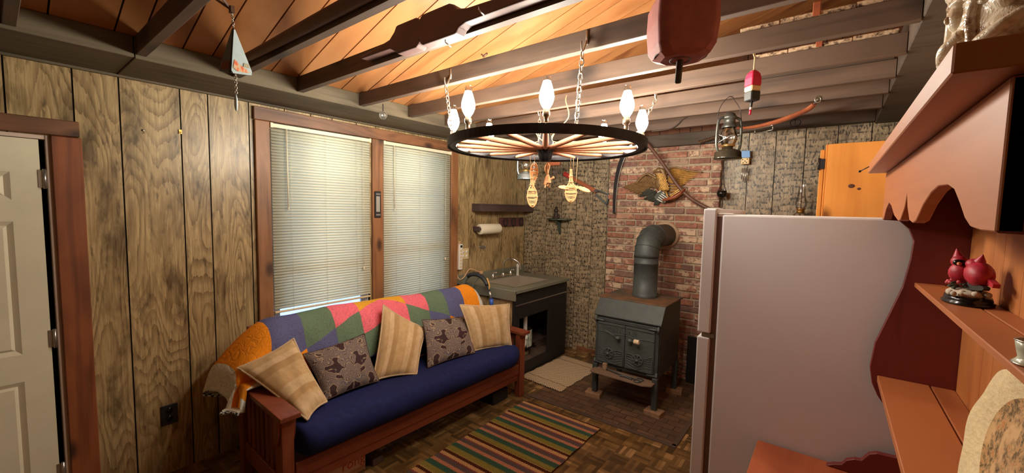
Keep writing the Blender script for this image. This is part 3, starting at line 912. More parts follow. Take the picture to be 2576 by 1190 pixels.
blind(1.259, 2.048, 2.264, 0.895, 'cream mini blind ending above the sill, over the near window behind the quilt', 1.14)
blind(2.184, 2.988, 2.266, 0.79, 'cream mini blind glowing blue at the bottom, over the window by the sink', 1.14, 1.117)
# ---------------------------------------------------------------- futon sofa
SA = math.radians(-1.9); SP = Vector((1.0, 0.92, 0))
Rz = Matrix.Rotation(SA, 3, 'Z')
sofa_xf = lambda v: SP + Rz @ (v - SP)
sofa = thing('futon_sofa', 'mission style cherry wood futon sofa with a navy mattress under the windows', 'sofa', (0.7, 1.9, 0))
for y0, y1, far in ((0.88, 0.955, 0), (2.868, 2.943, 1)):
    yi, yo = (y1, y0)
    arm = MB().box((0.30, y0 - 0.012, 0.575), (1.03, y1 + 0.018, 0.602))
    a_ob = arm.xf(sofa_xf).build('armrest', M_CHERRY, sofa, bevel=0.004, seg=2)
    for x in (0.33, 0.93):
        MB().box((x, y0 + 0.006, 0.0), (x + 0.065, y1 - 0.006, 0.574), pid=x + far).xf(sofa_xf).build('leg', M_CHERRY, sofa, bevel=0.004)
    fr = MB().box((0.396, y0 + 0.02, 0.525), (0.929, y1 - 0.02, 0.573)).box((0.396, y0 + 0.018, 0.115), (0.929, y1 - 0.018, 0.225))
    for i in range(7):
        x = 0.425 + i * 0.071
        fr.box((x, y0 + 0.026, 0.225), (x + 0.034, y1 - 0.026, 0.525), pid=0.1 * i)
    fr.xf(sofa_xf).build('arm_slat_frame', M_CHERRY, sofa, bevel=0.003)
    for yy, w in ((y0 + 0.006, -0.014), (y1 - 0.006, 0.014)):
        MB().prism([(0.945, 0.574), (0.945, 0.43), (0.965, 0.43), (0.98, 0.48), (0.99, 0.574)], (0, yy, 0), (1, 0, 0), (0, 0, 1), (0, w, 0)).xf(sofa_xf).build('bracket', M_CHERRY, sofa, bevel=0.002)
MB().box((0.955, 0.958, 0.215), (0.985, 2.866, 0.305)).box((0.945, 0.958, 0.155), (0.975, 2.866, 0.214)).xf(sofa_xf).build('front_rail', M_CHERRYY, sofa, bevel=0.004)
MB().box((0.34, 0.958, 0.2), (0.37, 2.866, 0.30)).box((0.37, 1.3, 0.27), (0.955, 1.36, 0.295)).box((0.37, 1.9, 0.27), (0.955, 1.96, 0.295)).box((0.37, 2.5, 0.27), (0.955, 2.56, 0.295)).xf(sofa_xf).build('slat_deck', M_CHERRYY, sofa, bevel=0.003)
bf = MB()
for y in (1.0, 1.45, 1.9, 2.35, 2.80): bf.bar((0.36, y, 0.30), (0.22, y, 0.86), 0.05, 0.02, (1, 0, 0))
bf.bar((0.22, 0.98, 0.86), (0.22, 2.84, 0.86), 0.03, 0.07).xf(sofa_xf).build('backrest_frame', M_CHERRYY, sofa, bevel=0.003)


def puff(v, n=0.0):
    return 0.006 * math.sin(v * 9.0) + 0.004 * math.sin(v * 23.0 + 1.3) + n


def sofa_profile(prof, y0, y1, n, wob, name, mat):
    """closed cross-section (x,z) swept along y, ends pinched in"""
    m = MB(); k = len(prof); cx = sum(p[0] for p in prof) / k; cz = sum(p[1] for p in prof) / k
    vs = []
    for i in range(n + 1):
        t = i / n; y = lerp(y0, y1, t)
        e = min(t, 1 - t) * n
        sc = (0.82, 0.95, 1.0)[min(2, int(e))]
        for q, (x, z) in enumerate(prof):
            d = wob * (math.sin(y * 11 + q * 0.9) * 0.6 + math.sin(y * 27 + q * 2.1) * 0.4)
            vs.append((cx + (x - cx) * (sc + d), y + (0.0 if 0 < i < n else 0.0), cz + (z - cz) * (sc + d)))
    fs = [(i * k + q, i * k + (q + 1) % k, (i + 1) * k + (q + 1) % k, (i + 1) * k + q) for i in range(n) for q in range(k)]
    fs += [list(range(k))[::-1], [n * k + q for q in range(k)]]
    return m.add(vs, fs, True).xf(sofa_xf).build(name, mat, sofa, sub=2)


seat = [(0.43, 0.315), (0.7, 0.31), (0.985, 0.312), (1.035, 0.335), (1.065, 0.385), (1.068, 0.435), (1.045, 0.485), (0.99, 0.507), (0.85, 0.497), (0.7, 0.478), (0.55, 0.458), (0.45, 0.445)]
sofa_profile(seat, 0.972, 2.855, 44, 0.012, 'seat_mattress', M_NAVY)
back = [(0.40, 0.43), (0.55, 0.47), (0.545, 0.53), (0.50, 0.68), (0.445, 0.82), (0.40, 0.89), (0.345, 0.912), (0.285, 0.89), (0.262, 0.84), (0.30, 0.66), (0.36, 0.46)]
sofa_profile(back, 0.975, 2.86, 40, 0.006, 'back_mattress', M_NAVY)

# quilt over the back
qprof = [(0.235, 0.62), (0.225, 0.72), (0.228, 0.82), (0.255, 0.90), (0.30, 0.935), (0.35, 0.942), (0.40, 0.925), (0.45, 0.865), (0.485, 0.785), (0.52, 0.69), (0.555, 0.585)]
QL = [0]
for a, b in zip(qprof, qprof[1:]): QL.append(QL[-1] + math.hypot(b[0] - a[0], b[1] - a[1]))


def qpoint(u, v):
    """u metres along the back from the far end of the near drop, v 0..1 over the fold"""
    d = v * QL[-1]; k = 0
    while k < len(QL) - 2 and d > QL[k + 1]: k += 1
    t = (d - QL[k]) / (QL[k + 1] - QL[k])
    x = lerp(qprof[k][0], qprof[k + 1][0], t); z = lerp(qprof[k][1], qprof[k + 1][1], t)
    y = 0.95 + u
    z += 0.012 * math.sin(u * 3.4 - 0.3) + 0.004 * math.sin(u * 14)
    wob = 0.006 * math.sin(u * 17 + v * 9) + 0.004 * math.sin(u * 31 - v * 13)
    x += wob
    if u < 0.16:                                   # near end: sags outward and hangs over the arm in folds
        s = 0.16 - u
        y = 1.11 - s * 1.0 if s < 0.30 else 0.81 - (s - 0.30) * 0.25
        drop = 2.6 * min(s, 0.32) ** 2 + max(0.0, s - 0.32) * 0.95
        x += s * (0.22 * (v - 0.5)) + 0.045 * math.sin(v * 12 + 0.6) * min(1.0, s * 3)
        y += 0.030 * math.sin(v * 14) * min(1.0, s * 3)
        z = max(z - drop * (1.0 - 0.35 * max(0, v - 0.6)), 0.50)
        if x > 0.30 and y > 0.845: z = max(z, 0.622 + 0.012 * math.sin(v * 22))
    if u > 1.83:
        s = u - 1.83; z -= s * s * 2.6; y -= s * 0.25
        if x > 0.3: z = max(z, 0.615)
    x = max(x, 0.06)
    return sofa_xf(Vector((x, y, z)))


u0, u1 = -0.27, 2.02
q = MB().grid(150, 44, lambda a, b: qpoint(lerp(u0, u1, a), b), uvfn=lambda a, b: (lerp(u0, u1, a) - 0.90, (b - 0.42) * QL[-1]))
quilt_ob = thing('quilt', 'patchwork star quilt in orange, blue, green, pink and yellow over the sofa back', 'quilt', (0.4, 1.9, 0.6))
q.build('patchwork', M_QUILT, quilt_ob, solid=0.012)
for ue in (u0, u1): MB().tube([qpoint(ue, i / 40) for i in range(41)], 0.008, 6).build('binding', M_BINDING, quilt_ob)


def pillow(name, label, corners, thick, mat, piping, group, flip=False, rot=0):
    """corners TL,TR,BR,BL as seen by someone facing the sofa"""
    c = [Vector(p) for p in corners]
    ctr = sum(c, Vector()) / 4
    nrm = (c[1] - c[0] + c[2] - c[3]).cross(c[3] - c[0] + c[2] - c[1]).normalized()
    if nrm.dot(CAM - ctr) < 0: nrm = -nrm
    t = thing(name, label, 'pillow', (ctr.x, ctr.y, min(p.z for p in c)), group)

    def base(u, v):
        pu = u + 0.0; k = 0.07
        du = (u - 0.5) * (1 - k * 4 * v * (1 - v)); dv = (v - 0.5) * (1 - k * 4 * u * (1 - u))
        u2, v2 = 0.5 + du, 0.5 + dv
        return c[0] * (1 - u2) * (1 - v2) + c[1] * u2 * (1 - v2) + c[2] * u2 * v2 + c[3] * (1 - u2) * v2

    def surf(sg):
        def fn(u, v):
            e = (max(0.0, 4 * u * (1 - u)) * max(0.0, 4 * v * (1 - v))) ** 0.45
            return base(u, v) + nrm * (sg * thick * e * (1 + 0.07 * math.sin(u * 13 + v * 7 + sg)))
        return fn

    def uvf(u, v):
        for _ in range(rot): u, v = v, 1 - u
        return (u, v)
    N = 26
    MB().grid(N, N, surf(1.0), uvfn=uvf).build('cover_front', mat, t)
    MB().grid(N, N, surf(-0.8), uvfn=lambda u, v: (0.4 + 0.02 * u, v)).build('cover_back', mat, t)
    edge = [base(i / N, 0) for i in range(N)] + [base(1, i / N) for i in range(N)] + [base(1 - i / N, 1) for i in range(N)] + [base(0, 1 - i / N) for i in range(N)]
    MB().tube(edge, 0.0065 if piping is M_PIPING else 0.0035, 7, True).build('edge_cord', piping, t)
    return t


G1, G2 = 'beige striped pillows', 'paisley pillows'
pillow('throw_pillow', 'beige striped pillow slumped over the near arm of the sofa', [(0.47, 0.865, 0.728), (0.53, 1.16, 0.845), (0.85, 1.205, 0.515), (0.965, 1.035, 0.51)], 0.055, M_BEIGE, M_PIPING, G1, rot=1)
pillow('throw_pillow', 'maroon paisley pillow between the slumped beige pillow and the tilted beige one', [(0.55, 1.207, 0.735), (0.57, 1.635, 0.775), (0.80, 1.60, 0.50), (0.81, 1.215, 0.505)], 0.07, M_PAISLEY, M_PAISLEY, G2)
pillow('throw_pillow', 'beige striped pillow tilted on its corner in the middle of the sofa', [(0.53, 1.82, 0.945), (0.63, 2.155, 0.705), (0.90, 1.84, 0.50), (0.76, 1.575, 0.495)], 0.065, M_BEIGE, M_PIPING, G1, rot=0)
pillow('throw_pillow', 'maroon paisley pillow leaning on the beige pillow at the far arm', [(0.645, 2.10, 0.795), (0.68, 2.575, 0.74), (0.93, 2.42, 0.505), (0.87, 1.965, 0.498)], 0.06, M_PAISLEY, M_PAISLEY, G2)
pillow('throw_pillow', 'beige striped pillow propped upright against the far arm of the sofa', [(0.745, 2.42, 0.875), (0.93, 2.86, 0.835), (1.01, 2.80, 0.485), (0.88, 2.45, 0.50)], 0.05, M_BEIGE, M_PIPING, G1)
pillow('throw_pillow', 'small bit of a tan paisley pillow lying flat beneath the slumped beige pillow', [(0.60, 1.08, 0.50), (0.60, 1.40, 0.50), (0.80, 1.34, 0.508), (0.80, 1.12, 0.508)], 0.018, M_PAISLEY, M_PAISLEY, G2)

# things under the sofa
bx = thing('cardboard_box', 'brown cardboard box with red lettering under the front of the sofa', 'box', (0.82, 1.25, 0))
MB().box((0.60, 1.02, 0.0), (0.90, 1.43, 0.13)).build('box_body', M_CARD, bx, bevel=0.003)
MB().box((0.9005, 1.10, 0.035), (0.902, 1.425, 0.125)).build('white_panel', plain('printed_box_panel', L(206, 160, 128), 0.7), bx)


def lettering(name, txt, size, loc, rot, mat, parent, ext=0.002, align='LEFT', sx=1.0):
    cu = bpy.data.curves.new(name, 'FONT'); cu.body = txt; cu.size = size; cu.extrude = ext; cu.align_x = align
    tmp = bpy.data.objects.new(name + '_outline', cu); COL.objects.link(tmp)
    me = bpy.data.meshes.new_from_object(tmp.evaluated_get(bpy.context.evaluated_depsgraph_get()))
    bpy.data.objects.remove(tmp); bpy.data.curves.remove(cu)
    me.name = name; me.materials.clear(); me.materials.append(mat)
    ob = bpy.data.objects.new(name, me); COL.objects.link(ob)
    ob.parent = parent; ob.location = Vector(loc) - wloc(parent); ob.rotation_euler = rot; ob.scale = (sx, 1, 1)
    return ob


lettering('printed_word', 'rong', 0.085, (0.9025, 1.265, 0.06), (PI / 2, 0, PI / 2), plain('red_print', L(190, 70, 44), 0.7), bx, 0.0005)
tag(MB().box((0.80, 1.47, 0.0), (0.92, 1.55, 0.045)).build('wood_block', M_JOIST, bevel=0.004), 'small brown wood block on the floor beside the cardboard box', 'wood block')
tag(MB().box((0.72, 2.60, 0.0), (0.98, 2.80, 0.10)).box((0.74, 2.62, 0.1), (0.96, 2.78, 0.106)).build('storage_bin', M_BLACK, bevel=0.008), 'low black bin under the far end of the sofa', 'bin')

# rugs
rg = MB()
ry0, ry1, rx0, rx1 = 1.30, 2.838, 1.142, 1.858
rg.grid(60, 110, lambda u, v: Vector((lerp(rx0, rx1, u) + 0.004 * math.sin(v * 40), lerp(ry1, ry0, v) + 0.012 * u, 0.013 + 0.0018 * math.sin(v * 420) * (1 if 0 < u < 1 else 0))), uvfn=lambda u, v: (u * 0.716, v * (ry1 - ry0)))
rg.box((rx0 + 0.003, ry0 + 0.003, 0.001), (rx1 - 0.003, ry1 - 0.004, 0.0115))
tag(rg.build('striped_rug', M_RUG), 'braided rug with green, olive, maroon and peach stripes in front of the sofa', 'rug')
mt = MB().grid(24, 30, lambda u, v: Vector((0.80, 3.225, 0.016)) + Vector((0.49, -0.03, 0)) * u + Vector((0.03, 0.80, 0)) * v + Vector((0.006 * math.sin(v * 31), 0.004 * math.sin(u * 25), 0)), uvfn=lambda u, v: (u * 0.53, v * 0.80))
mt.grid(1, 1, lambda u, v: Vector((0.805, 3.23, 0.006)) + Vector((0.48, -0.03, 0)) * u + Vector((0.03, 0.79, 0)) * v)
tag(mt.build('woven_mat', M_MAT, solid=0.008), 'cream and brown woven mat on the floor by the sink cabinet', 'mat')

# ---------------------------------------------------------------- wood stove
st = thing('wood_stove', 'black cast iron wood stove with two relief doors in front of the brick', 'wood stove', (1.83, 3.65, 0))
x0, x1, yf, yb = 1.525, 2.125, 3.395, 3.93
body = MB().prism([(yf, 0.30), (yb, 0.30), (yb, 0.89), (yf + 0.06, 0.89), (yf, 0.745)], (x0 + 0.012, 0, 0), (0, 1, 0), (0, 0, 1), (x1 - x0 - 0.024, 0, 0))
body.box((x0 + 0.02, yf - 0.012, 0.305), (x1 - 0.02, yf, 0.745))
body.build('firebox', M_IRON, st, bevel=0.004)
hood = MB().prism([(yf - 0.03, 0.745), (yf - 0.035, 0.757), (yf + 0.065, 0.902), (yf + 0.075, 0.90), (yf - 0.02, 0.745)], (x0, 0, 0), (0, 1, 0), (0, 0, 1), (x1 - x0, 0, 0))
hood.build('front_hood', M_IRON, st, bevel=0.002)
MB().box((x0 - 0.004, yf + 0.06, 0.892), (x1 + 0.004, yb + 0.012, 0.906)).build('top_plate', M_IRONTOP, st, bevel=0.002)
for i, x in enumerate((1.555, 2.098)):
    for y in (3.36, 3.905):
        MB().box((x - 0.022, y - 0.022, 0.042), (x + 0.022, y + 0.022, 0.31)).build('leg', M_IRON, st, bevel=0.003)
fr = MB().box((x0 + 0.015, yf - 0.03, 0.30), (x0 + 0.05, yf - 0.012, 0.735)).box((x1 - 0.05, yf - 0.03, 0.30), (x1 - 0.015, yf - 0.012, 0.735)).box((x0 + .015, yf - .028, 0.70), (x1 - .015, yf - .012, 0.735)).box((x0 + .015, yf - .028, 0.30), (x1 - .015, yf - .012, 0.33))
fr.build('door_frame', M_IRON, st, bevel=0.003)
mx = (x0 + x1) / 2
for sgn, (a, b) in ((-1, (x0 + 0.045, mx - 0.002)), (1, (mx + 0.002, x1 - 0.045))):
    dY = yf - 0.046
    d = MB().box((a, dY, 0.335), (b, yf - 0.0285, 0.70))
    dob = d.build('stove_door', M_CAST, st, bevel=0.006, seg=2)
    rl = MB()                                                   # relief: mountains, hills and a stream
    W = b - a
    def P(t, z): return (a + W * (t if sgn < 0 else 1 - t), z)
    def rid(pts, dep):
        poly = [P(t, z) for t, z in pts]
        rl.prism(poly, (0, dY, 0), (1, 0, 0), (0, 0, 1), (0, -dep, 0))
    rid([(0.03, 0.34), (0.97, 0.34), (0.97, 0.47), (0.85, 0.50), (0.62, 0.565), (0.48, 0.60), (0.30, 0.585), (0.16, 0.54), (0.03, 0.50)], 0.004)
    rid([(0.03, 0.34), (0.97, 0.34), (0.97, 0.42), (0.75, 0.44), (0.5, 0.505), (0.32, 0.49), (0.15, 0.455), (0.03, 0.45)], 0.008)
    for k in range(6):
        zz = 0.372 + k * 0.019
        rl.tube([Vector((P(t / 14, 0)[0], dY - 0.009, zz + 0.016 * math.sin(t * 0.55 + k * 0.3) - 0.001 * t)) for t in range(1, 14)], 0.0035, 5)
    rl.tube([Vector((P(t / 10, 0)[0], dY - 0.002, 0.612 + 0.006 * math.sin(t * 0.8))) for t in range(0, 11)], 0.003, 5)
    rl.box((a + 0.004, dY - 0.006, 0.685), (b - 0.004, dY, 0.70))
    rl.build('relief', M_CAST, dob)
    cx = 1.682 if sgn < 0 else 1.945
    kn = MB().lathe([(0.008, 0.0), (0.05, 0.0), (0.05, 0.008), (0.044, 0.012), (0.04, 0.004), (0.008, 0.004)], (cx, dY - 0.008, 0.432), (0, -1, 0), 24)
    for k in range(8):
        q = k * PI / 4
        kn.prism([(0.012, -0.004), (0.042, -0.013), (0.046, 0.004), (0.012, 0.006)], (cx, dY - 0.009, 0.432), (math.cos(q), 0, math.sin(q)), (-math.sin(q), 0, math.cos(q)), (0, -0.012, 0))
    kn.lathe([(0.0, 0.03), (0.012, 0.028), (0.013, 0.0)], (cx, dY - 0.008, 0.432), (0, -1, 0), 12)
    kn.build('draft_knob', M_CAST, dob)
    hx = 1.772 if sgn < 0 else 1.882
    hd = MB().ball((hx, dY - 0.03, 0.592), (0.022, 0.024, 0.018)).tube([(hx, dY, 0.592), (hx, dY - 0.03, 0.592)], 0.009, 8)
    ex = hx - 0.115 if sgn < 0 else hx + 0.055
    ez = 0.648 if sgn < 0 else 0.60
    hd.tube([(hx, dY - 0.035, 0.592), (ex, dY - 0.05, ez)], 0.0055, 7)
    hob = hd.build('door_handle', M_CAST, dob)
    if sgn > 0:
        cg = MB()
        for k in range(7):
            cg.tube([Vector((ex + 0.006 * k - 0.008, dY - 0.05, 0.60)) + Vector((0, 0.016 * math.cos(t), 0.016 * math.sin(t))) for t in [2 * PI * j / 12 for j in range(12)]], 0.0045, 6, True)
        cg.build('handle_grip', plain('cream_coil_grip', L(222, 196, 160), 0.6), dob)
    hy = yf - 0.03
    for z in (0.715, 0.325):
        hxx = x0 + 0.02 if sgn < 0 else x1 - 0.02
        hb = MB().tube([(hxx, hy - 0.01, z - 0.02), (hxx, hy - 0.01, z + 0.02)], 0.011, 10).ball((hxx, hy - 0.01, z + 0.02), 0.011).tube([(hxx, hy - 0.008, z), (hxx - sgn * 0.08, hy - 0.012, z - 0.002)], 0.009, 8)
        hb.build('door_hinge', M_CAST, st)
lt = lettering('raised_lettering', 'TIMBERLINE', 0.062, (x0 + 0.075, yf - 0.0455, 0.632), (PI / 2, 0, 0), M_CAST, st, 0.005, sx=1.0)
MB().prism([(1.575, 3.23), (2.03, 3.23), (2.10, 3.27), (2.10, 3.384), (1.555, 3.384), (1.555, 3.25)], (0, 0, 0.262), (1, 0, 0), (0, 1, 0), (0, 0, 0.012)).build('ash_shelf', S('dusty_ash_shelf', 0.8, 0, L(120, 94, 74)).m, st, bevel=0.002)
# stovepipe with an elbow into the bricks
pc = Vector((1.842, 3.735, 0))
sp = thing('stovepipe', 'matte black stovepipe rising from the stove and bending into the brick', 'stovepipe', (pc.x, pc.y, 0.906))
R = 0.108
MB().lathe([(R + 0.006, 0.907), (R + 0.006, 0.94), (R, 0.941), (R, 1.21), (R + 0.003, 1.212), (R + 0.003, 1.225), (R, 1.227), (R, 1.27)], (pc.x, pc.y, 0), n=36).build('vertical_pipe', M_IRON, sp)
el = MB()
pts = [(pc.x, pc.y, 1.27)] + [Vector((pc.x, pc.y + 0.17, 1.285)) + Vector((0, -0.17 * math.cos(t), 0.17 * math.sin(t))) for t in [k * PI / 2 / 4 for k in range(5)]] + [(pc.x, 4.24, 1.455)]
el.tube(pts, R + 0.002, 36)
for k in (1, 2, 3, 4):
    p = Vector(pts[k + 1]); pr = Vector(pts[k]); d = (Vector(pts[min(k + 2, len(pts) - 1)]) - pr).normalized()
    a, b = frame_of(d)
    el.tube([p + a * ((R + .003) * math.cos(t)) + b * ((R + .003) * math.sin(t)) for t in [2 * PI * j / 36 for j in range(36)]], 0.003, 6, True)
el.build('elbow', M_IRON, sp)
MB().lathe([(R + 0.002, 0.0), (R + 0.028, 0.0), (R + 0.03, 0.014), (R + 0.003, 0.016)], (pc.x, 4.249, 1.455), (0, -1, 0), 36).build('wall_collar', plain('pale_mortar_collar', L(168, 140, 112), 0.9, 0, 0.1, 0.5, 50), sp)
bl = MB().box((-0.06, -0.05, 0), (0.06, 0.05, 0.041))
for (x, y, rz, lab) in ((1.55, 3.35, 0.15, 'worn brick under the front stove leg nearest the woven mat'), (2.10, 3.355, -0.1, 'worn brick under the front stove leg nearest the refrigerator'), (2.10, 3.905, 0.2, 'worn brick under the back stove leg nearest the refrigerator'), (1.556, 3.905, 0.0, 'worn brick under the back stove leg behind the mat')):
    o = MB().box((-0.07, -0.055, 0), (0.07, 0.055, 0.041), pid=3.3).xf(lambda v: Matrix.Rotation(rz, 3, 'Z') @ v + Vector((x, y, 0.0))).build('loose_brick', plain('dusty_tan_brick', L(150, 112, 82), 0.9, 0, 0.2, 0.4, 40), bevel=0.004)
    tag(o, lab, 'brick', 'bricks under the stove legs')
tg = thing('fire_tongs', 'old fire brush and tongs lying on the ash shelf of the stove', 'fire tongs', (1.8, 3.30, 0.274))
MB().tube(smooth_path([(1.67, 3.33, 0.293), (1.78, 3.31, 0.287), (1.86, 3.29, 0.284), (1.93, 3.275, 0.282)]), 0.006, 7).tube(smooth_path([(1.82, 3.275, 0.282), (1.88, 3.30, 0.285), (1.95, 3.30, 0.283)]), 0.005, 7).build('rods', M_CAST, tg)
MB().tube(arc((1.975, 3.278, 0.281), (1, 0, 0), (0, 1, 0), 0.028, 0, 2 * PI, 14)[:-1], 0.0045, 6, True).tube(arc((1.985, 3.318, 0.283), (1, 0, 0), (0, 1, 0), 0.026, 0, 2 * PI, 14)[:-1], 0.0045, 6, True).build('handles', M_CAST, tg)
br = MB().box((1.635, 3.325, 0.275), (1.675, 3.358, 0.335))
br.build('brush_head', plain('worn_brush', L(150, 122, 92), 0.9, 0, 0.3, 0.6, 90), tg, bevel=0.004)
ch = thing('coal_scuttle', 'black metal bucket with a wire handle against the low black panel beside the stove', 'bucket', (2.40, 4.06, 0))
MB().lathe([(0.0, 0.002), (0.095, 0.002), (0.12, 0.20), (0.125, 0.205), (0.115, 0.20), (0.09, 0.02), (0, 0.02)], (2.40, 4.06, 0), n=24).build('pail', M_BLACK, ch)
MB().tube(arc((2.40, 4.06, 0.2), (1, 0, 0), (0, 0, 1), 0.12, 0, PI, 14), 0.004, 6).build('handle', M_STEELDARK, ch)

# ---------------------------------------------------------------- refrigerator
PLACE[0] = 2.1 / 1.93
fg = thing('refrigerator', 'textured almond top-freezer refrigerator seen from its side beside the wooden hutch', 'refrigerator', (3.1, 2.3, 0))
fy0, fy1 = 1.93, 2.66
MB().box((2.808, fy0, 0.02), (3.50, fy1, 1.689)).build('cabinet_body', M_FRIDGE, fg, bevel=0.008, seg=2)
MB().box((2.786, fy0 + 0.012, 0.06), (2.807, fy1 - 0.012, 1.68)).build('door_gasket', M_GASKET, fg)
for n, z0, z1 in (('freezer_door', 1.166, 1.713), ('fresh_food_door', 0.06, 1.146)):
    d = MB().box((2.733, fy0 - 0.002, z0), (2.785, fy1 + 0.002, z1)).build(n, M_FRIDGE, fg, bevel=0.006, seg=2)
    zc = z0 + 0.2 if n[1] == 'r' and z0 > 1 else z1 - 0.25
    MB().tube(smooth_path([(2.733, fy1 - 0.05, zc - 0.13), (2.70, fy1 - 0.05, zc - 0.12), (2.70, fy1 - 0.05, zc + 0.12), (2.733, fy1 - 0.05, zc + 0.13)]), 0.01, 8).build('door_handle', M_WHITE, d)
MB().box((2.745, fy0 + 0.004, 1.7135), (2.80, fy0 + 0.05, 1.717)).box((2.788, fy0 + 0.004, 1.69), (2.85, fy0 + 0.045, 1.6955)).build('top_hinge', M_WHITE, fg, bevel=0.002)
MB().box((2.75, fy0 + 0.004, 1.148), (2.80, fy0 + 0.06, 1.164)).tube([(2.765, fy0 + 0.03, 1.13), (2.765, fy0 + 0.03, 1.18)], 0.008, 8).build('middle_hinge', M_STEEL, fg)
MB().box((2.79, fy0 + 0.02, 0.0), (3.48, fy1 - 0.02, 0.02)).build('plinth', M_BLACK, fg)

# ---------------------------------------------------------------- hutch
hu = thing('hutch', 'open wooden hutch with scalloped valance and curved red-brown side beside the refrigerator', 'hutch', (3.3, 1.25, 0))
HY0, HY1 = 0.645, 1.905
prof = [(3.314, 1.843), (3.314, 1.684), (3.356, 1.682), (3.38, 1.657), (3.394, 1.618), (3.391, 1.558), (3.378, 1.462), (3.346, 1.346), (3.321, 1.256), (3.313, 1.168), (3.322, 1.112), (3.338, 1.074), (3.362, 1.037), (3.385, 1.0), (3.407, 0.95), (3.407, 0.882), (3.398, 0.87), (3.351, 0.867), (3.331, 0.856), (3.312, 0.825), (3.294, 0.822), (3.273, 0.81), (3.259, 0.788), (3.235, 0.779), (3.214, 0.766), (3.53, 0.766), (3.53, 1.843)]
for y, w in ((HY1 - 0.022, 0.022), (HY0, 0.022)):
    MB().prism(prof, (0, y, 0), (1, 0, 0), (0, 0, 1), (0, w, 0)).build('side_panel', M_HUTCHSIDE, hu, bevel=0.002)
bb = MB(); y = HY0 + 0.024; i = 0
while y < HY1 - 0.03:
    y2 = min(HY1 - 0.024, y + (0.10, 0.14, 0.085)[i % 3]); bb.box((3.522, y + 0.001, 0.77), (3.535, y2 - 0.001, 1.84), 0, 1 + i * .7); y = y2; i += 1
bb.build('back_boards', M_HUTCHV, hu, bevel=0.002)
MB().box((3.405, HY0 + 0.023, 1.465), (3.475, HY1 - 0.023, 1.48), pid=2).box((3.478, HY0 + 0.023, 1.465), (3.521, HY1 - 0.023, 1.48), pid=5).build('shelf', M_HUTCH, hu, bevel=0.002)
MB().box((3.334, HY0 + 0.023, 1.124), (3.462, HY1 - 0.023, 1.145), pid=3).box((3.466, HY0 + 0.023, 1.124), (3.521, HY1 - 0.023, 1.145), pid=7).build('shelf', M_HUTCH, hu, bevel=0.002)
half = [(1.878, 1.841), (1.878, 1.687), (1.872, 1.686), (1.70, 1.737)]
vpts = [(1.905, 1.843), (1.905, 1.686), (1.86, 1.686), (1.80, 1.722), (1.73, 1.740), (1.65, 1.728), (1.56, 1.70), (1.46, 1.686), (1.42, 1.69), (1.36, 1.72), (1.335, 1.752), (1.31, 1.72), (1.26, 1.69), (1.215, 1.685), (1.17, 1.69), (1.10, 1.722), (1.03, 1.742), (0.97, 1.75), (0.90, 1.748), (0.85, 1.738), (0.81, 1.718), (0.775, 1.698), (0.745, 1.688), (0.70, 1.685), (0.645, 1.685), (0.645, 1.843)]
MB().prism(vpts, (3.313, 0, 0), (0, 1, 0), (0, 0, 1), (0.02, 0, 0)).build('scalloped_valance', M_HUTCH, hu, bevel=0.0015)
MB().box((3.265, HY0 - 0.035, 1.8445), (3.535, HY1 + 0.0, 1.875)).build('cornice', M_HUTCH, hu, bevel=0.002)
MB().box((2.99, HY0 - 0.02, 0.735), (3.535, HY1 + 0.015, 0.765)).build('counter', M_HUTCHTOP, hu, bevel=0.003)
bs = MB().box((3.02, HY0, 0.0), (3.53, HY1, 0.734)); bs.build('base_cabinet', M_HUTCHSIDE, hu, bevel=0.003)
for y in (0.67, 1.29):
    dd = MB().box((3.004, y, 0.08), (3.019, y + 0.59, 0.70)).build('cabinet_door', M_HUTCHV, hu, bevel=0.004)
    MB().ball((2.992, y + (0.54 if y < 1 else 0.05), 0.5), 0.014).build('knob', M_BRASS, dd)
tag(MB().tube([(3.40, 1.893, 0.99), (3.385, 1.885, 0.985)], 0.006, 8).build('cup_hook', M_STEELDARK), 'tiny dark hook on the edge of the hutch side below the lower shelf', 'hook')
tag(MB().tube([(3.24, 1.80, 1.8445), (3.262, 1.79, 1.858)], 0.0016, 6).ball((3.24, 1.80, 1.8445), 0.004).build('nail', M_STEELDARK), 'small dark nail sticking out of the far end of the hutch cornice', 'nail')

# stein on the hutch
sy = 0.87; sxx = 3.405; SR = 0.106
sn = thing('stein', 'large glazed stoneware stein with relief figures on top of the hutch', 'stein', (sxx, sy, 1.8755))
pr = [(0.0, 1.8755), (1.10, 1.8755), (1.13, 1.89), (1.06, 1.905), (1.02, 1.93), (1.0, 1.96), (1.0, 2.0), (1.01, 2.02), (1.10, 2.026), (1.13, 2.04), (1.08, 2.05), (1.03, 2.07), (1.0, 2.15), (1.06, 2.16), (1.06, 2.17), (0.95, 2.17), (0.9, 2.0), (0, 1.9)]
MB().lathe([(r * SR, z) for r, z in pr], (sxx, sy, 0), n=48).build('mug_body', M_STEIN, sn)
MB().lathe([(SR * 1.0, 2.012), (SR * 1.1, 2.02), (SR * 1.14, 2.036), (SR * 1.05, 2.046)], (sxx, sy, 0), n=48).build('raised_band', M_STEINPLAIN, sn)
rl = MB(); rs = random.Random(5)


def onmug(deg, z, out=0.0): t = math.radians(deg); return Vector((sxx + (SR + out) * math.cos(t), sy + (SR + out) * math.sin(t), z))


def rad_rot(deg): return Matrix.Rotation(math.radians(deg), 3, 'Z')


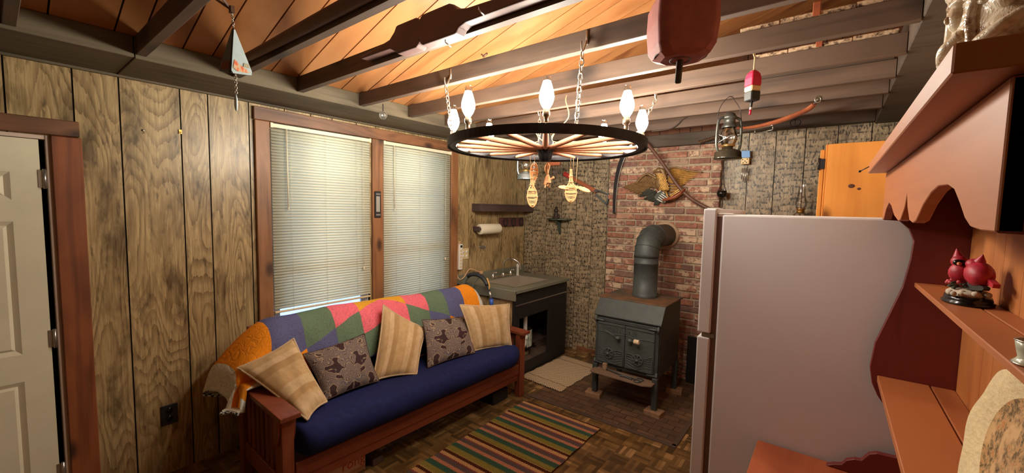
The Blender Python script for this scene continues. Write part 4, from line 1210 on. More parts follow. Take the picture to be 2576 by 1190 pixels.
for deg in (262, 226, 186, 150):                             # shallow relief figures: head, hat, shoulders, arm, branch
    rl.ball(onmug(deg, 1.982, -0.002), (0.012, 0.017, 0.021), rad_rot(deg)).ball(onmug(deg, 1.998, -0.002), (0.012, 0.027, 0.006), rad_rot(deg)).ball(onmug(deg, 2.004, -0.003), (0.010, 0.016, 0.010), rad_rot(deg))
    rl.ball(onmug(deg + 1, 1.978, 0.008), (0.005, 0.004, 0.006), rad_rot(deg)).ball(onmug(deg + 2, 1.93, -0.006), (0.014, 0.028, 0.036), rad_rot(deg))
    rl.tube(smooth_path([onmug(deg + 12, 1.95, 0.0), onmug(deg + 2, 1.936, 0.009), onmug(deg - 10, 1.926, 0.006), onmug(deg - 18, 1.905, 0.0)]), 0.008, 8)
    rl.tube(smooth_path([onmug(deg - 19, 1.885, 0.001), onmug(deg - 17, 1.93, 0.002), onmug(deg - 20, 1.97, 0.002), onmug(deg - 12, 2.012, 0.001)]), 0.006, 8)
    for k in range(10): rl.ball(onmug(deg - 18 + rs.uniform(-7, 7), 1.99 + rs.uniform(-0.02, 0.02), 0.001), (0.003, 0.007, 0.005), rad_rot(deg), 6, 4)
    for k in range(8): rl.ball(onmug(deg - 18 + rs.uniform(-6, 8), 1.90 + rs.uniform(-0.015, 0.025), 0.0), (0.004, 0.008, 0.007), rad_rot(deg), 6, 4)
for k in range(70): rl.ball(onmug(120 + k * 2.7, 2.006 + 0.005 * math.sin(k * 1.9), 0.001), (0.003, 0.005, 0.003), rad_rot(120 + k * 2.7), 6, 4)
rl.build('relief_figures', M_STEIN, sn)
MB().tube(smooth_path([onmug(20, 2.13), onmug(20, 2.14, 0.06), onmug(20, 2.03, 0.085), onmug(20, 1.93, 0.05), onmug(20, 1.91)]), 0.012, 10).build('handle', M_STEIN, sn)

# cardinal figurine on the upper shelf
cx, cy, cz = 3.462, 1.53, 1.4805
cf = thing('cardinal_figurine', 'red cardinal pair figurine on an oval black base on the hutch shelf', 'figurine', (cx, cy, cz))
MB().lathe([(0.0, 0.0), (0.056, 0.0), (0.058, 0.005), (0.052, 0.008), (0.053, 0.012), (0.05, 0.020), (0, 0.021)], (cx, cy, cz), n=30, sx=0.82, sy=1.15).build('black_base', M_GLOSSBLACK, cf)
gm = MB().ball((cx - 0.004, cy + 0.006, cz + 0.024), (0.036, 0.05, 0.014))
rs = random.Random(2)
for k in range(26): gm.ball((cx + rs.uniform(-0.035, 0.03), cy + rs.uniform(-0.045, 0.045), cz + 0.024 + rs.uniform(0.0, 0.006)), rs.uniform(0.005, 0.009), n=7, k=5)
gm.build('snow_mound', M_SNOW, cf)
sg = MB()
for k in range(22):
    p = Vector((cx + rs.uniform(-0.03, 0.02), cy + rs.uniform(-0.02, 0.045), cz + 0.036 + rs.uniform(0, 0.016)))
    sg.ball(p, (0.007, 0.004, 0.003), Matrix.Rotation(rs.uniform(0, 3), 3, 'Z'), 6, 4)
sg.build('holly_leaves', plain('dark_holly_green', L(58, 64, 46), 0.6), cf)
sg = MB()
for k in range(9): sg.ball((cx - 0.02 + rs.uniform(-0.015, 0.02), cy + 0.01 + rs.uniform(-0.02, 0.035), cz + 0.045 + rs.uniform(0, 0.012)), 0.0045, n=8, k=5)
sg.build('berries', plain('pink_berries', L(206, 84, 90), 0.5), cf)
cb = MB()                                                     # front bird looking right, back bird looking left
B1 = Vector((cx - 0.012, cy + 0.022, cz + 0.075)); B2 = Vector((cx + 0.012, cy - 0.018, cz + 0.078))
cb.ball(B1, (0.024, 0.026, 0.027)).ball(B1 + Vector((-0.004, 0.004, 0.028)), (0.017, 0.018, 0.016)).lathe([(0.012, 0.0), (0.007, 0.012), (0.001, 0.026)], B1 + Vector((-0.006, 0.008, 0.036)), (-0.15, 0.25, 1), 10)
cb.ball(B2, (0.027, 0.04, 0.03), Matrix.Rotation(0.35, 3, 'X')).ball(B2 + Vector((-0.006, 0.018, 0.022)), (0.017, 0.018, 0.015)).lathe([(0.011, 0.0), (0.006, 0.010), (0.001, 0.020)], B2 + Vector((0.0, 0.004, 0.032)), (0.1, -0.5, 1), 10)
cb.prism([(0, -0.006), (0.034, -0.004), (0.036, 0.006), (0, 0.008)], B2 + Vector((0.006, -0.03, -0.012)), (0.15, -0.9, -0.25), (0, 0, 1), (0.012, 0, 0))
cb.build('birds', M_CARDINAL, cf)
MB().ball(B1 + Vector((-0.006, -0.010, 0.026)), (0.013, 0.009, 0.009)).ball(B2 + Vector((-0.012, 0.032, 0.02)), (0.009, 0.008, 0.009)).build('black_masks', M_GLOSSBLACK, cf)
MB().lathe([(0.005, 0.0), (0.003, 0.006), (0.0005, 0.011)], B1 + Vector((-0.008, -0.018, 0.024)), (-0.2, -1, -0.15), 8).lathe([(0.005, 0), (0.0005, 0.011)], B2 + Vector((-0.014, 0.04, 0.02)), (-0.2, 1, -0.2), 8).build('beaks', plain('orange_beak', L(204, 110, 64), 0.5), cf)
MB().prism([(0, -0.010), (0.05, -0.006), (0.055, 0.0), (0.05, 0.004), (0, 0.012)], (cx - 0.006, cy - 0.012, cz + 0.046), (0.35, -0.9, 0.05), (0, 0, 1), (0.012, 0.004, 0)).build('log', plain('dark_log', L(52, 44, 36), 0.8), cf)

# cup and platter
cu = thing('china_cup', 'pale grey-green cup with a silver rim at the near end of the hutch shelf', 'cup', (3.43, 0.905, 1.4805))
CC = Vector((3.430, 0.95, 1.4805)); CS = 0.66
MB().lathe([(r * CS, z * CS) for r, z in ((0.0, 0.0), (0.034, 0.0), (0.036, 0.004), (0.030, 0.011), (0.027, 0.016), (0.031, 0.036), (0.034, 0.055), (0.0315, 0.055), (0.028, 0.03), (0, 0.02))], CC, n=30).build('bowl', M_CUP, cu)
for rr_, zz in ((0.0337, 0.0555), (0.0355, 0.003)): MB().tube([CC + Vector((rr_ * CS * math.cos(t), rr_ * CS * math.sin(t), zz * CS)) for t in [2 * PI * k / 30 for k in range(30)]], 0.0013, 6, True).build('silver_band', M_SILVER, cu)
pl = thing('platter', 'cream scalloped platter printed with a landscape standing on the lower hutch shelf', 'platter', (3.42, 0.985, 1.1455))
PC = Vector((3.432, 0.985, 1.304)); PU = Vector((0, 1, 0)); PV = Vector((0.16, 0, 0.987)).normalized(); PN = PU.cross(PV)
if PN.x > 0: PN = -PN


def plat(t, k, out=0.0):
    sc = 1 + 0.035 * math.cos(8 * t) if k > 0.8 else 1
    return PC + PU * (0.20 * k * sc * math.cos(t)) + PV * (0.155 * k * sc * math.sin(t)) + PN * out


N = 96; ts = [2 * PI * i / N for i in range(N)]
for nm, rings, m in (('rim', [(1.0, 0.014), (0.95, 0.017), (0.80, 0.008), (0.70, 0.003)], M_PLATEWHITE), ('printed_well', [(0.70, 0.003), (0.66, 0.0), (0.35, 0.0), (0.0, 0.0)], M_SCENE), ('back', [(1.0, 0.012), (0.70, -0.006), (0.0, -0.006)], M_PLATEWHITE)):
    b = MB(); vs = [plat(t, k, o) for k, o in rings for t in ts]
    b.add(vs, [(r * N + i, r * N + (i + 1) % N, (r + 1) * N + (i + 1) % N, (r + 1) * N + i) for r in range(len(rings) - 1) for i in range(N)], True)
    b.build(nm, m, pl)

PLACE[0] = 1.0
# ---------------------------------------------------------------- pine cupboard behind the refrigerator
pcb = thing('pine_cupboard', 'tall varnished knotty pine cupboard rising behind the refrigerator', 'cupboard', (3.33, 3.5, 0))
MB().box((3.13, 3.10, 0.0), (3.545, 3.119, 2.115), pid=4).box((3.15, 3.12, 2.09), (3.545, 3.98, 2.113)).box((3.15, 3.981, 0), (3.545, 4.0, 2.115)).box((3.53, 3.12, 0.02), (3.545, 3.98, 2.09)).build('carcass', M_CUPBOARD, pcb, bevel=0.002)
MB().box((3.119, 3.105, 0.0), (3.1295, 3.15, 2.114)).box((3.119, 3.95, 0), (3.1295, 4.0, 2.114)).build('face_frame', M_CUPBOARD, pcb, bevel=0.002)
cdoor = MB().box((3.095, 3.11, 0.05), (3.117, 3.99, 2.085)).build('cupboard_door', M_CUPBOARD, pcb, bevel=0.003)
for z in (2.0, 0.4): MB().box((3.09, 3.102, z - 0.03), (3.12, 3.109, z + 0.03)).tube([(3.092, 3.104, z - 0.035), (3.092, 3.104, z + 0.035)], 0.006, 8).build('hinge', M_STEELDARK, cdoor)
for kx, ky, kr in ((2142, 468, 0.012), (2161, 475, 0.007)):
    kp = aty(kx, ky, 3.0995)
    MB().ball(kp, (kr * 1.3, 0.0012, kr), n=14, k=8).build('knot', plain('dark_pine_knot', L(84, 40, 20), 0.5), pcb)
ol = thing('oil_lamp', 'glass oil lamp with a brass burner on a narrow ledge behind the refrigerator', 'oil lamp', (2.96, 4.2, 1.60))
tag(MB().box((2.80, 4.12, 1.58), (3.10, 4.329, 1.599)).prism([(0, 0), (0.15, 0), (0, -0.15)], (2.94, 4.328, 1.58), (0, -1, 0), (0, 0, 1), (0.02, 0, 0)).build('lamp_ledge', M_DARKBEAM, bevel=0.002), 'narrow brown wall ledge hidden behind the refrigerator under the oil lamp', 'shelf')
MB().lathe([(0.0, 1.6), (0.05, 1.6), (0.05, 1.607), (0.02, 1.62), (0.02, 1.635), (0.052, 1.655), (0.055, 1.685), (0.03, 1.71), (0.0, 1.71)], (2.96, 4.2, 0), n=24).build('font', M_GLASS, ol)
MB().lathe([(0.026, 1.708), (0.03, 1.718), (0.026, 1.728), (0.034, 1.735), (0.034, 1.742), (0.02, 1.742)], (2.96, 4.2, 0), n=24).build('burner', M_BRASS, ol)
MB().lathe([(0.03, 1.742), (0.043, 1.775), (0.041, 1.80), (0.028, 1.84), (0.023, 1.90), (0.025, 1.945)], (2.96, 4.2, 0), n=24).build('chimney', M_GLASS, ol)

# ---------------------------------------------------------------- wagon wheel chandelier
WC = Vector((1.826, 2.035, 2.06)); WR = 0.57; PH = math.radians(-56.4)
wh = thing('wagon_wheel_chandelier', 'wagon wheel chandelier with glowing lamp chimneys hanging on chains', 'chandelier', (WC.x, WC.y, WC.z))
MB().lathe([(WR - 0.007, -0.023), (WR, -0.023), (WR, 0.023), (WR - 0.007, 0.023), (WR - 0.007, -0.023)], WC, n=96, smooth=False).build('iron_rim', M_RIM, wh)
MB().lathe([(WR - 0.05, -0.015), (WR - 0.007, -0.017), (WR - 0.007, 0.017), (WR - 0.05, 0.015), (WR - 0.05, -0.015)], WC, n=96).build('wooden_felloe', M_RIM, wh)
for k in range(16):
    q = PH + k * PI / 8; d = Vector((math.cos(q), math.sin(q), 0))
    a = WC + d * 0.055 + Vector((0, 0, -0.012)); b = WC + d * (WR - 0.045)
    pts = [lerp(a, b, i / 8) for i in range(9)]
    MB().tube(pts, [0.013, 0.015, 0.016, 0.017, 0.017, 0.016, 0.015, 0.013, 0.012], 10, flat=0.85, pid=0.3 + k * 0.9).build('spoke', M_WHEELWOOD, wh)
MB().lathe([(0.0, -0.085), (0.034, -0.085), (0.037, -0.06), (0.040, -0.058), (0.043, -0.03), (0.05, -0.028), (0.05, 0.01), (0.046, 0.03), (0.036, 0.05), (0.03, 0.075), (0, 0.075)], WC, n=32).build('hub', M_RIM, wh)


def lamp(k):
    q = PH + k * PI / 4; p = WC + Vector((math.cos(q), math.sin(q), 0)) * (WR - 0.022) + Vector((0, 0, 0.0165))
    so = MB().lathe([(0.0, 0.0), (0.022, 0.0), (0.022, 0.005), (0.010, 0.010), (0.010, 0.036), (0.016, 0.040), (0.0175, 0.046), (0.0175, 0.062), (0.013, 0.068), (0.015, 0.074), (0.010, 0.076)], p, n=18)
    sob = so.build('lamp_socket', M_SOCKET, wh)
    MB().lathe([(0.013, 0.072), (0.016, 0.078), (0.026, 0.094), (0.033, 0.114), (0.0345, 0.126), (0.031, 0.148), (0.024, 0.172), (0.018, 0.190), (0.016, 0.196), (0, 0.196)], p, n=16).build('lamp_glass', M_LAMP, sob)
    MB().lathe([(0.0162, 0.192), (0.0165, 0.216), (0.0175, 0.220)], p, n=16).build('chimney_top', M_SMOKEGLASS, sob)


for k in range(8): lamp(k)
for (hx, hy, jy) in ((2.27, 1.675, 1.70), (1.40, 1.675, 1.70), (1.40, 2.548, 2.523), (2.27, 2.548, 2.523)):
    sgn = -1 if hy < jy else 1
    hk = MB().tube([(hx, jy + sgn * 0.021, 2.49), (hx, jy + sgn * 0.023, 2.43)], 0.006, 8).tube(smooth_path([(hx, jy + sgn * 0.024, 2.45), (hx, jy + sgn * 0.045, 2.405), (hx, jy + sgn * 0.062, 2.39), (hx, jy + sgn * 0.07, 2.41), (hx, jy + sgn * 0.07, 2.43)]), 0.004, 8)
    top = Vector((hx, jy + sgn * 0.06, 2.387))
    d = Vector((top.x - WC.x, top.y - WC.y, 0)).normalized()
    bot = WC + d * (WR - 0.03) + Vector((0, 0, 0.022))
    c = chain(MB(), top, bot, 0.036, 0.0032, 0.010)
    c.tube([bot + Vector((0, 0, 0.012)), bot + Vector((0, 0, -0.01))], 0.005, 8)
    co = c.build('chain', M_CHAIN, wh)
    hk.build('hook', M_CHAIN, co)
wr = MB()
for k in range(5):
    q = PH + 1.1 + k * 1.25; r0 = 0.03
    wr.tube(smooth_path([WC + Vector((r0 * math.cos(q), r0 * math.sin(q), 0.075)), WC + Vector((0.07 * math.cos(q), 0.07 * math.sin(q), 0.10)), WC + Vector((0.045 * math.cos(q), 0.045 * math.sin(q), 0.03)), WC + Vector((0.2 * math.cos(q), 0.2 * math.sin(q), 0.018))]), 0.003, 6)
wr.tube(smooth_path([WC + Vector((0.02, 0.02, 0.075)), WC + Vector((0.10, 0.08, 0.17)), WC + Vector((0.02, 0.18, 0.30)), (1.80, 2.30, 2.42)]), 0.003, 6)
wr.build('wiring', M_WHITECORD, wh)

# ---------------------------------------------------------------- little things hung from the wheel
def snowshoe(mb, lash, c, ax, nrm, L_, W_):
    """bent frame with a pointed tail, cross bars and webbing, long axis ax (toe = +ax)"""
    ax = Vector(ax).normalized(); nrm = Vector(nrm).normalized(); sd = ax.cross(nrm).normalized(); c = Vector(c)
    def w(t):                                       # half width along the shoe, t 0 tail .. 1 toe
        if t < 0.42: return 0.12 + 0.18 * (t / 0.42) ** 2
        return 0.30 + 0.70 * math.sin(min(1.0, (t - 0.42) / 0.58) * PI) ** 0.8 if t < 0.71 else max(0.0, math.sin(min(1.0, (t - 0.42) / 0.58) * PI)) ** 0.55
    rows = [i / 24 for i in range(25)]
    lft = [c + ax * (L_ * (t - 0.5)) + sd * (W_ / 2 * w(t)) for t in rows]; rgt = [c + ax * (L_ * (t - 0.5)) - sd * (W_ / 2 * w(t)) for t in rows]
    mb.tube(lft + rgt[::-1], 0.0042, 6)
    for t in (0.5, 0.66, 0.8, 0.9):
        i = round(t * 24); mb.bar(lft[i], rgt[i], 0.009, 0.004, nrm)
    for k in range(12, 24):
        lash.tube([lft[k], rgt[min(24, k + 1)]], 0.0013, 5); lash.tube([rgt[k], lft[min(24, k + 1)]], 0.0013, 5)
    lash.tube([c - ax * (L_ * 0.46), c + ax * (L_ * 0.46)], 0.0013, 5)
    for t in (0.2, 0.36, 0.55, 0.72):
        i = round(t * 24); p = (lft[i] + rgt[i]) / 2; hw = (lft[i] - rgt[i]).length / 2
        lash.tube([p + sd * ((hw + .006) * math.cos(a)) + nrm * (0.008 * math.sin(a)) for a in [2 * PI * j / 12 for j in range(12)]], 0.0022, 5, True)


def hang_shoes(name, label, anchor, shoes, cords, grp):
    t = thing(name, label, 'snowshoe ornament', anchor, grp)
    for a in shoes:
        fr = MB(); la = MB(); snowshoe(fr, la, *a)
        fo = fr.build('bent_frame', M_RATTAN, t); la.build('lacing', M_WHITECORD, fo)
    for p, q in cords: MB().tube([p, q], 0.0016, 5).build('hanging_cord', M_WHITECORD, t)


view = Vector((0.62, -0.78, 0)); side = Vector((0.78, 0.62, 0))
a1 = aty(1336, 470, 2.17)
hang_shoes('miniature_snowshoes', 'miniature snowshoe pair hanging straight down from the wheel, tails frayed', (a1.x, a1.y, 2.04),
           [(a1 + Vector((0.008, 0, 0)) - Vector((0, 0, 0.015)), (0.04, 0.02, -1), view, 0.235, 0.062), (a1 + side * 0.016 + view * -0.02 + Vector((0, 0, 0.055)), (0.05, 0, 1), view + side * 0.5, 0.20, 0.055)],
           [(a1 + Vector((-0.01, 0, 0.10)), a1 + Vector((-0.012, 0, 0.20))), (a1 + side * 0.02 + Vector((0, 0, 0.13)), a1 + side * 0.018 + Vector((0, 0, 0.22)))], 'snowshoe ornaments on the wheel')
a2 = aty(1436, 472, 2.17)
hang_shoes('miniature_snowshoes', 'miniature snowshoe pair crossed at right angles hanging from the wheel near the saw', (a2.x, a2.y, 2.04),
           [(a2 + Vector((0, 0, 0.01)), (0.03, 0.0, -1), view, 0.20, 0.066), (a2 + side * -0.012 - view * 0.02 + Vector((0, 0, 0.0)), (side * -1 + Vector((0, 0, 0.05))), Vector((0.2, -0.3, 1)), 0.115, 0.06), (a2 + side * 0.06 - view * 0.03 + Vector((0, 0, 0.0)), (side + Vector((0, 0, -0.32))), Vector((0.3, -0.4, 1)), 0.13, 0.05)],
           [(a2 + Vector((-0.006, 0, 0.11)), a2 + Vector((-0.006, 0, 0.20))), (a2 + side * 0.012 + Vector((0, 0, 0.10)), a2 + side * 0.01 + Vector((0, 0, 0.19))), (a2 + side * 0.03 + Vector((0, 0, 0.03)), a2 + side * 0.036 + Vector((0, 0, 0.18)))], 'snowshoe ornaments on the wheel')
a3 = aty(1377, 440, 2.22)
hk = thing('corn_husk_ornament', 'dried corn husk figure dangling under the wheel hub', 'ornament', (a3.x, a3.y, a3.z))
h = MB(); rs = random.Random(9)
for k in range(9):                                           # crumpled husk wrapped into a head and a flared skirt
    q = k * 0.7; rr_ = 0.012 + 0.004 * math.sin(k * 2.3)
    h.tube(smooth_path([a3 + Vector((0.004 * math.cos(q), 0.004 * math.sin(q), 0.074)), a3 + Vector((rr_ * math.cos(q), rr_ * math.sin(q), 0.055 + 0.004 * math.sin(k))), a3 + Vector((0.9 * rr_ * math.cos(q + .3) - 0.006, 0.9 * rr_ * math.sin(q + .3), 0.03)), a3 + Vector((0.006 * math.cos(q), 0.006 * math.sin(q), 0.006))]), [0.004 + 0.004 * math.sin(PI * i / 18) for i in range(19)], 6, flat=0.4)
h.lathe([(0.007, 0.0), (0.012, -0.015), (0.02, -0.036), (0.022, -0.055)], a3 + Vector((0.004, 0, 0.004)), n=9, smooth=False)
for k in range(16):
    q = rs.uniform(0, 2 * PI); r = rs.uniform(0.012, 0.03); z = rs.uniform(-0.085, -0.05)
    h.bar(a3 + Vector((r * 0.3 * math.cos(q), r * 0.3 * math.sin(q), -0.005)), a3 + Vector((r * math.cos(q), r * math.sin(q), z)), 0.010, 0.0015)
h.tube([a3 + Vector((0.005, 0, -0.03)), a3 + side * 0.035 + Vector((0, 0, -0.02))], 0.006, 6).ball(a3 + side * 0.038 + Vector((0, 0, -0.017)), 0.009)
h.build('husk_body', M_HUSK, hk)
MB().tube([a3 + Vector((0, 0, 0.075)), (a3.x, a3.y, 2.045)], 0.0014, 5).build('hanging_cord', M_WHITECORD, hk)

# ---------------------------------------------------------------- lanterns
def lantern(name, label, o, sc, tin, baseM, bail_h):
    t = thing(name, label, 'lantern', o, 'hurricane lanterns')
    o = Vector(o)
    def P(x, y, z): return o + Vector((x * side.x - y * side.y, x * side.y + y * side.x, z)) * sc
    b = MB().lathe([(0.0, 0.0), (0.083, 0.0), (0.086, 0.006), (0.082, 0.012), (0.079, 0.045), (0.073, 0.052), (0.05, 0.062), (0.03, 0.068), (0.028, 0.082), (0.0, 0.082)], n=32)
    b.xf(lambda v: o + v * sc).build('fuel_tank', baseM, t)
    MB().lathe([(0.026, 0.08), (0.04, 0.084), (0.042, 0.09), (0.03, 0.10), (0.012, 0.105)], n=24).xf(lambda v: o + v * sc).build('burner', M_BRASS, t)
    MB().lathe([(0.034, 0.088), (0.047, 0.11), (0.052, 0.14), (0.046, 0.175), (0.036, 0.20), (0.034, 0.21)], n=28).xf(lambda v: o + v * sc).build('globe', M_SMOKEGLASS, t)
    tp = MB().lathe([(0.044, 0.205), (0.046, 0.212), (0.038, 0.226), (0.034, 0.23), (0.034, 0.262), (0.046, 0.266), (0.04, 0.278), (0.036, 0.282), (0.03, 0.295), (0.02, 0.302), (0, 0.304)], n=24)
    tp.xf(lambda v: o + v * sc).build('chimney_cap', tin, t)
    for sg in (-1, 1):
        MB().tube(smooth_path([P(sg * 0.04, 0, 0.272), P(sg * 0.065, 0, 0.262), P(sg * 0.076, 0, 0.235), P(sg * 0.081, 0, 0.15), P(sg * 0.078, 0, 0.085), P(sg * 0.066, 0, 0.048)]), 0.0085 * sc, 10).build('side_tube', tin, t)
    g = MB()
    for s2 in (-1, 1):
        g.tube(smooth_path([P(-0.078, 0.01, 0.165), P(0, s2 * 0.055, 0.125), P(0.078, 0.01, 0.165)]), 0.002 * sc, 6)
        g.tube(smooth_path([P(-0.078, 0.01, 0.10), P(0, s2 * 0.058, 0.15), P(0.078, 0.01, 0.10)]), 0.002 * sc, 6)
    g.build('wire_guard', M_STEEL, t)
    if bail_h:
        MB().tube(smooth_path([P(-0.079, 0, 0.235), P(-0.078, 0, 0.30), P(-0.055, 0, 0.36), P(-0.006, 0, bail_h), P(0.03, 0, 0.375), P(0.062, 0, 0.33), P(0.077, 0, 0.26), P(0.079, 0, 0.235)]), 0.0022 * sc, 6).build('bail', M_STEELDARK, t)
    return t


l1 = atz(1830, 400, 2.03); l1 = aty(1830, 401, 2.885)
lantern('hurricane_lantern', 'dark weathered hurricane lantern hanging from a joist above the refrigerator', (l1.x, l1.y, l1.z), 0.95, M_LANTERN, plain('dark_olive_tank', L(54, 48, 38), 0.2, 0.4, 0.2), 0.408)
l2 = aty(1322, 452, 3.1)
lantern('hurricane_lantern', 'galvanised blue-grey hurricane lantern half hidden behind the chandelier rim', (l2.x, l2.y, l2.z), 0.95, M_BLUETIN, M_BLUETIN, 0.40)
tag(MB().tube([(l2.x, l2.y, l2.z + 0.38), (l2.x, 2.93, 2.41)], 0.0018, 6).build('hanging_wire', M_STEELDARK), 'thin wire holding the blue-grey lantern behind the wheel', 'wire')

# ---------------------------------------------------------------- buoys and chimes on the joists
by = thing('wooden_buoy', 'large barn red wooden lobster buoy hanging over the room from a joist', 'buoy', (2.77, 1.335, 2.12))
ang = 0.62
Rb = Matrix.Rotation(ang, 3, 'Z'); bo = Vector((2.772, 1.36, 0))
def bsec(hw, hd, z, ch=0.25):
    c = ch
    pts = [(hw, -hd * (1 - c)), (hw, hd * (1 - c)), (hw * (1 - c), hd), (-hw * (1 - c), hd), (-hw, hd * (1 - c)), (-hw, -hd * (1 - c)), (-hw * (1 - c), -hd), (hw * (1 - c), -hd)]
    return [bo + Rb @ Vector((x, y, 0)) + Vector((0, 0, z)) for x, y in pts]


b = MB(); rings = [bsec(0.055, 0.05, 2.172, .5), bsec(0.076, 0.07, 2.183, .35), bsec(0.086, 0.08, 2.205, .25), bsec(0.092, 0.086, 2.27), bsec(0.09, 0.085, 2.335), bsec(0.075, 0.07, 2.372, .3), bsec(0.03, 0.03, 2.392, .5)]
vs = [v for r in rings for v in r]
b.add(vs, [(i * 8 + k, i * 8 + (k + 1) % 8, (i + 1) * 8 + (k + 1) % 8, (i + 1) * 8 + k) for i in range(6) for k in range(8)] + [list(range(8))[::-1], [48 + k for k in range(8)]], False)
b.build('buoy_body', M_BUOYRED, by, bevel=0.008, seg=3)
MB().bar(bo + Vector((0, 0, 2.185)), bo + Vector((-0.004, 0, 2.102)), 0.018, 0.015).build('spindle', M_DARKBEAM, by, bevel=0.003)
rp = MB()
for k in range(5): rp.tube([bo + Rb @ Vector(((0.03 + 0.012 * k) * math.cos(t), (0.03 + 0.009 * k) * math.sin(t), 0)) + Vector((0, 0, 2.172 + 0.003 * k)) for t in [2 * PI * j / 24 for j in range(24)]], 0.003, 5, True)
rp.build('old_twine', M_JOIST, by)
MB().tube([bo + Vector((0, 0, 2.39)), (2.772, 1.30, 2.44), (2.772, 1.29, 2.46)], 0.004, 6).build('hanging_rope', M_WHITECORD, by)

b2 = Vector((2.855, 2.17, 0)); R2 = Matrix.Rotation(0.85, 3, 'Z')
bu = thing('lobster_buoy', 'small red, cream and black lobster buoy hanging on a cord from a joist', 'buoy', (b2.x, b2.y, 2.12))
def bx2(z0, z1, w0, w1, nm, m):
    vs = []
    for z, w in ((z0, w0), (z1, w1)):
        vs += [b2 + R2 @ Vector((x * w, y * w, 0)) + Vector((0, 0, z)) for x, y in ((-1, -1), (1, -1), (1, 1), (-1, 1))]
    return MB().add(vs, [(0, 3, 2, 1), (4, 5, 6, 7), (0, 1, 5, 4), (1, 2, 6, 5), (2, 3, 7, 6), (3, 0, 4, 7)]).build(nm, m, bu, bevel=0.004)
bx2(2.206, 2.248, 0.0235, 0.0245, 'black_band', M_BLACK); bx2(2.2485, 2.272, 0.0245, 0.0248, 'cream_band', M_BUOYCREAM)
rt = MB(); rr = [(2.2725, .0248), (2.305, .0248), (2.325, .021), (2.338, .013), (2.343, .006)]
vs = [b2 + R2 @ Vector((x * w, y * w, 0)) + Vector((0, 0, z)) for z, w in rr for x, y in ((-1, -1), (1, -1), (1, 1), (-1, 1))]
rt.add(vs, [(i * 4 + k, i * 4 + (k + 1) % 4, (i + 1) * 4 + (k + 1) % 4, (i + 1) * 4 + k) for i in range(4) for k in range(4)] + [(0, 3, 2, 1), (16, 17, 18, 19)]).build('red_top', M_RED, bu, bevel=0.003)
MB().tube([b2 + Vector((0, 0, 2.207)), b2 + Vector((-0.002, 0, 2.18))], 0.0055, 8).build('black_spindle', M_BLACK, bu)
MB().tube([b2 + Vector((-0.002, 0, 2.18)), b2 + Vector((-0.003, 0, 2.169))], 0.005, 8).build('white_tip', M_WHITE, bu)
MB().tube([b2 + Vector((-0.003, 0, 2.169)), b2 + Vector((-0.004, 0, 2.146))], 0.0048, 8).build('red_tip', M_RED, bu)
MB().tube(smooth_path([b2 + Vector((0, 0, 2.34)), b2 + Vector((0.001, 0, 2.40)), b2 + Vector((0.002, -0.015, 2.43)), b2 + Vector((-0.006, -0.014, 2.425)), b2 + Vector((0, 0, 2.40))]), 0.0025, 6).tube([b2 + Vector((-0.012, 0, 2.338)), b2 + Vector((0.008, 0, 2.345))], 0.0035, 6).build('cord', M_WHITECORD, bu)

# triangular painted chime near the left wall
CY_ = 0.50
tri = thing('painted_wind_chime', 'pale blue three-sided wind chime painted with an autumn cottage, hanging near the door', 'wind chime', (1.52, CY_, 2.14))
ap = atx(587, 68, 1.47); fl = atx(580, 184, 1.50); fr_ = atx(636, 191, 1.478); bk = atx(552, 179, 1.41)
def panel(a, b, c, nm, m, off):
    n = (b - a).cross(c - a).normalized()
    if n.dot(CAM - a) < 0: n = -n
    def rc(p, q, r):
        return [lerp(p, q, 0.10), lerp(p, q, 0.02) * 0.6 + lerp(p, r, 0.02) * 0.4, lerp(p, r, 0.10)]
    poly = rc(a, c, b)[::-1] and (rc(a, b, c)[::-1] + rc(b, c, a)[::-1] * 0 if False else [lerp(a, c, .06), lerp(a, b, .06), lerp(b, a, .06), lerp(b, c, .08), lerp(c, b, .10), lerp(c, a, .08)])
    k = len(poly)
    vs = [p + n * off for p in poly] + [p + n * (off - 0.003) for p in poly]
    return MB().add(vs, [list(range(k)), list(range(2 * k - 1, k - 1, -1))] + [(i, k + i, k + (i + 1) % k, (i + 1) % k) for i in range(k)]).build(nm, m, tri)
f1 = panel(ap, fl, fr_, 'front_panel', M_BLUEPAINT, 0.004); f2 = panel(ap, bk, fl, 'side_panel', plain('blue_grey_panel', L(120, 128, 130), 0.6), 0.003)
def inpan(p, q, r, pts, nm, m, par, off):
    n = (q - p).cross(r - p).normalized()
    if n.dot(CAM - p) < 0: n = -n
    vs = [p + (q - p) * a + (r - q) * b + n * off for a, b in pts]
    MB().add(vs, [list(range(len(vs)))]).build(nm, m, par)
inpan(ap, fl, fr_, [(0.70, 0.10), (0.80, 0.32), (0.86, 0.55), (0.95, 0.86), (0.965, 0.6), (0.95, 0.25), (0.88, 0.06)], 'painted_trees', M_AUTUMN, f1, 0.0052)
inpan(ap, fl, fr_, [(0.755, 0.52), (0.76, 0.74), (0.86, 0.80), (0.84, 0.50)], 'painted_cottage', plain('cottage_grey', L(164, 156, 128), 0.6), f1, 0.0056)
inpan(ap, bk, fl, [(0.76, 0.15), (0.74, 0.75), (0.94, 0.85), (0.95, 0.12)], 'painted_leaves', plain('rust_leaves', L(142, 82, 66), 0.6), f2, 0.0042)
MB().tube([lerp(ap, fl, 0.03), fl], 0.0032, 6).add([fl, fr_, bk], [(0, 1, 2)]).build('dark_lining', M_BLACK, tri)
knot = atx(583, 25, 1.47)
chain(MB(), knot, ap, 0.012, 0.0013, 0.004).build('fine_chain', M_CHAIN, tri); b0 = atx(592, 181, 1.47); b1 = atx(594, 236, 1.47)
chain(MB(), b0 + Vector((0, 0, 0.02)), b1, 0.011, 0.0013, 0.004).build('fine_chain', M_CHAIN, tri)
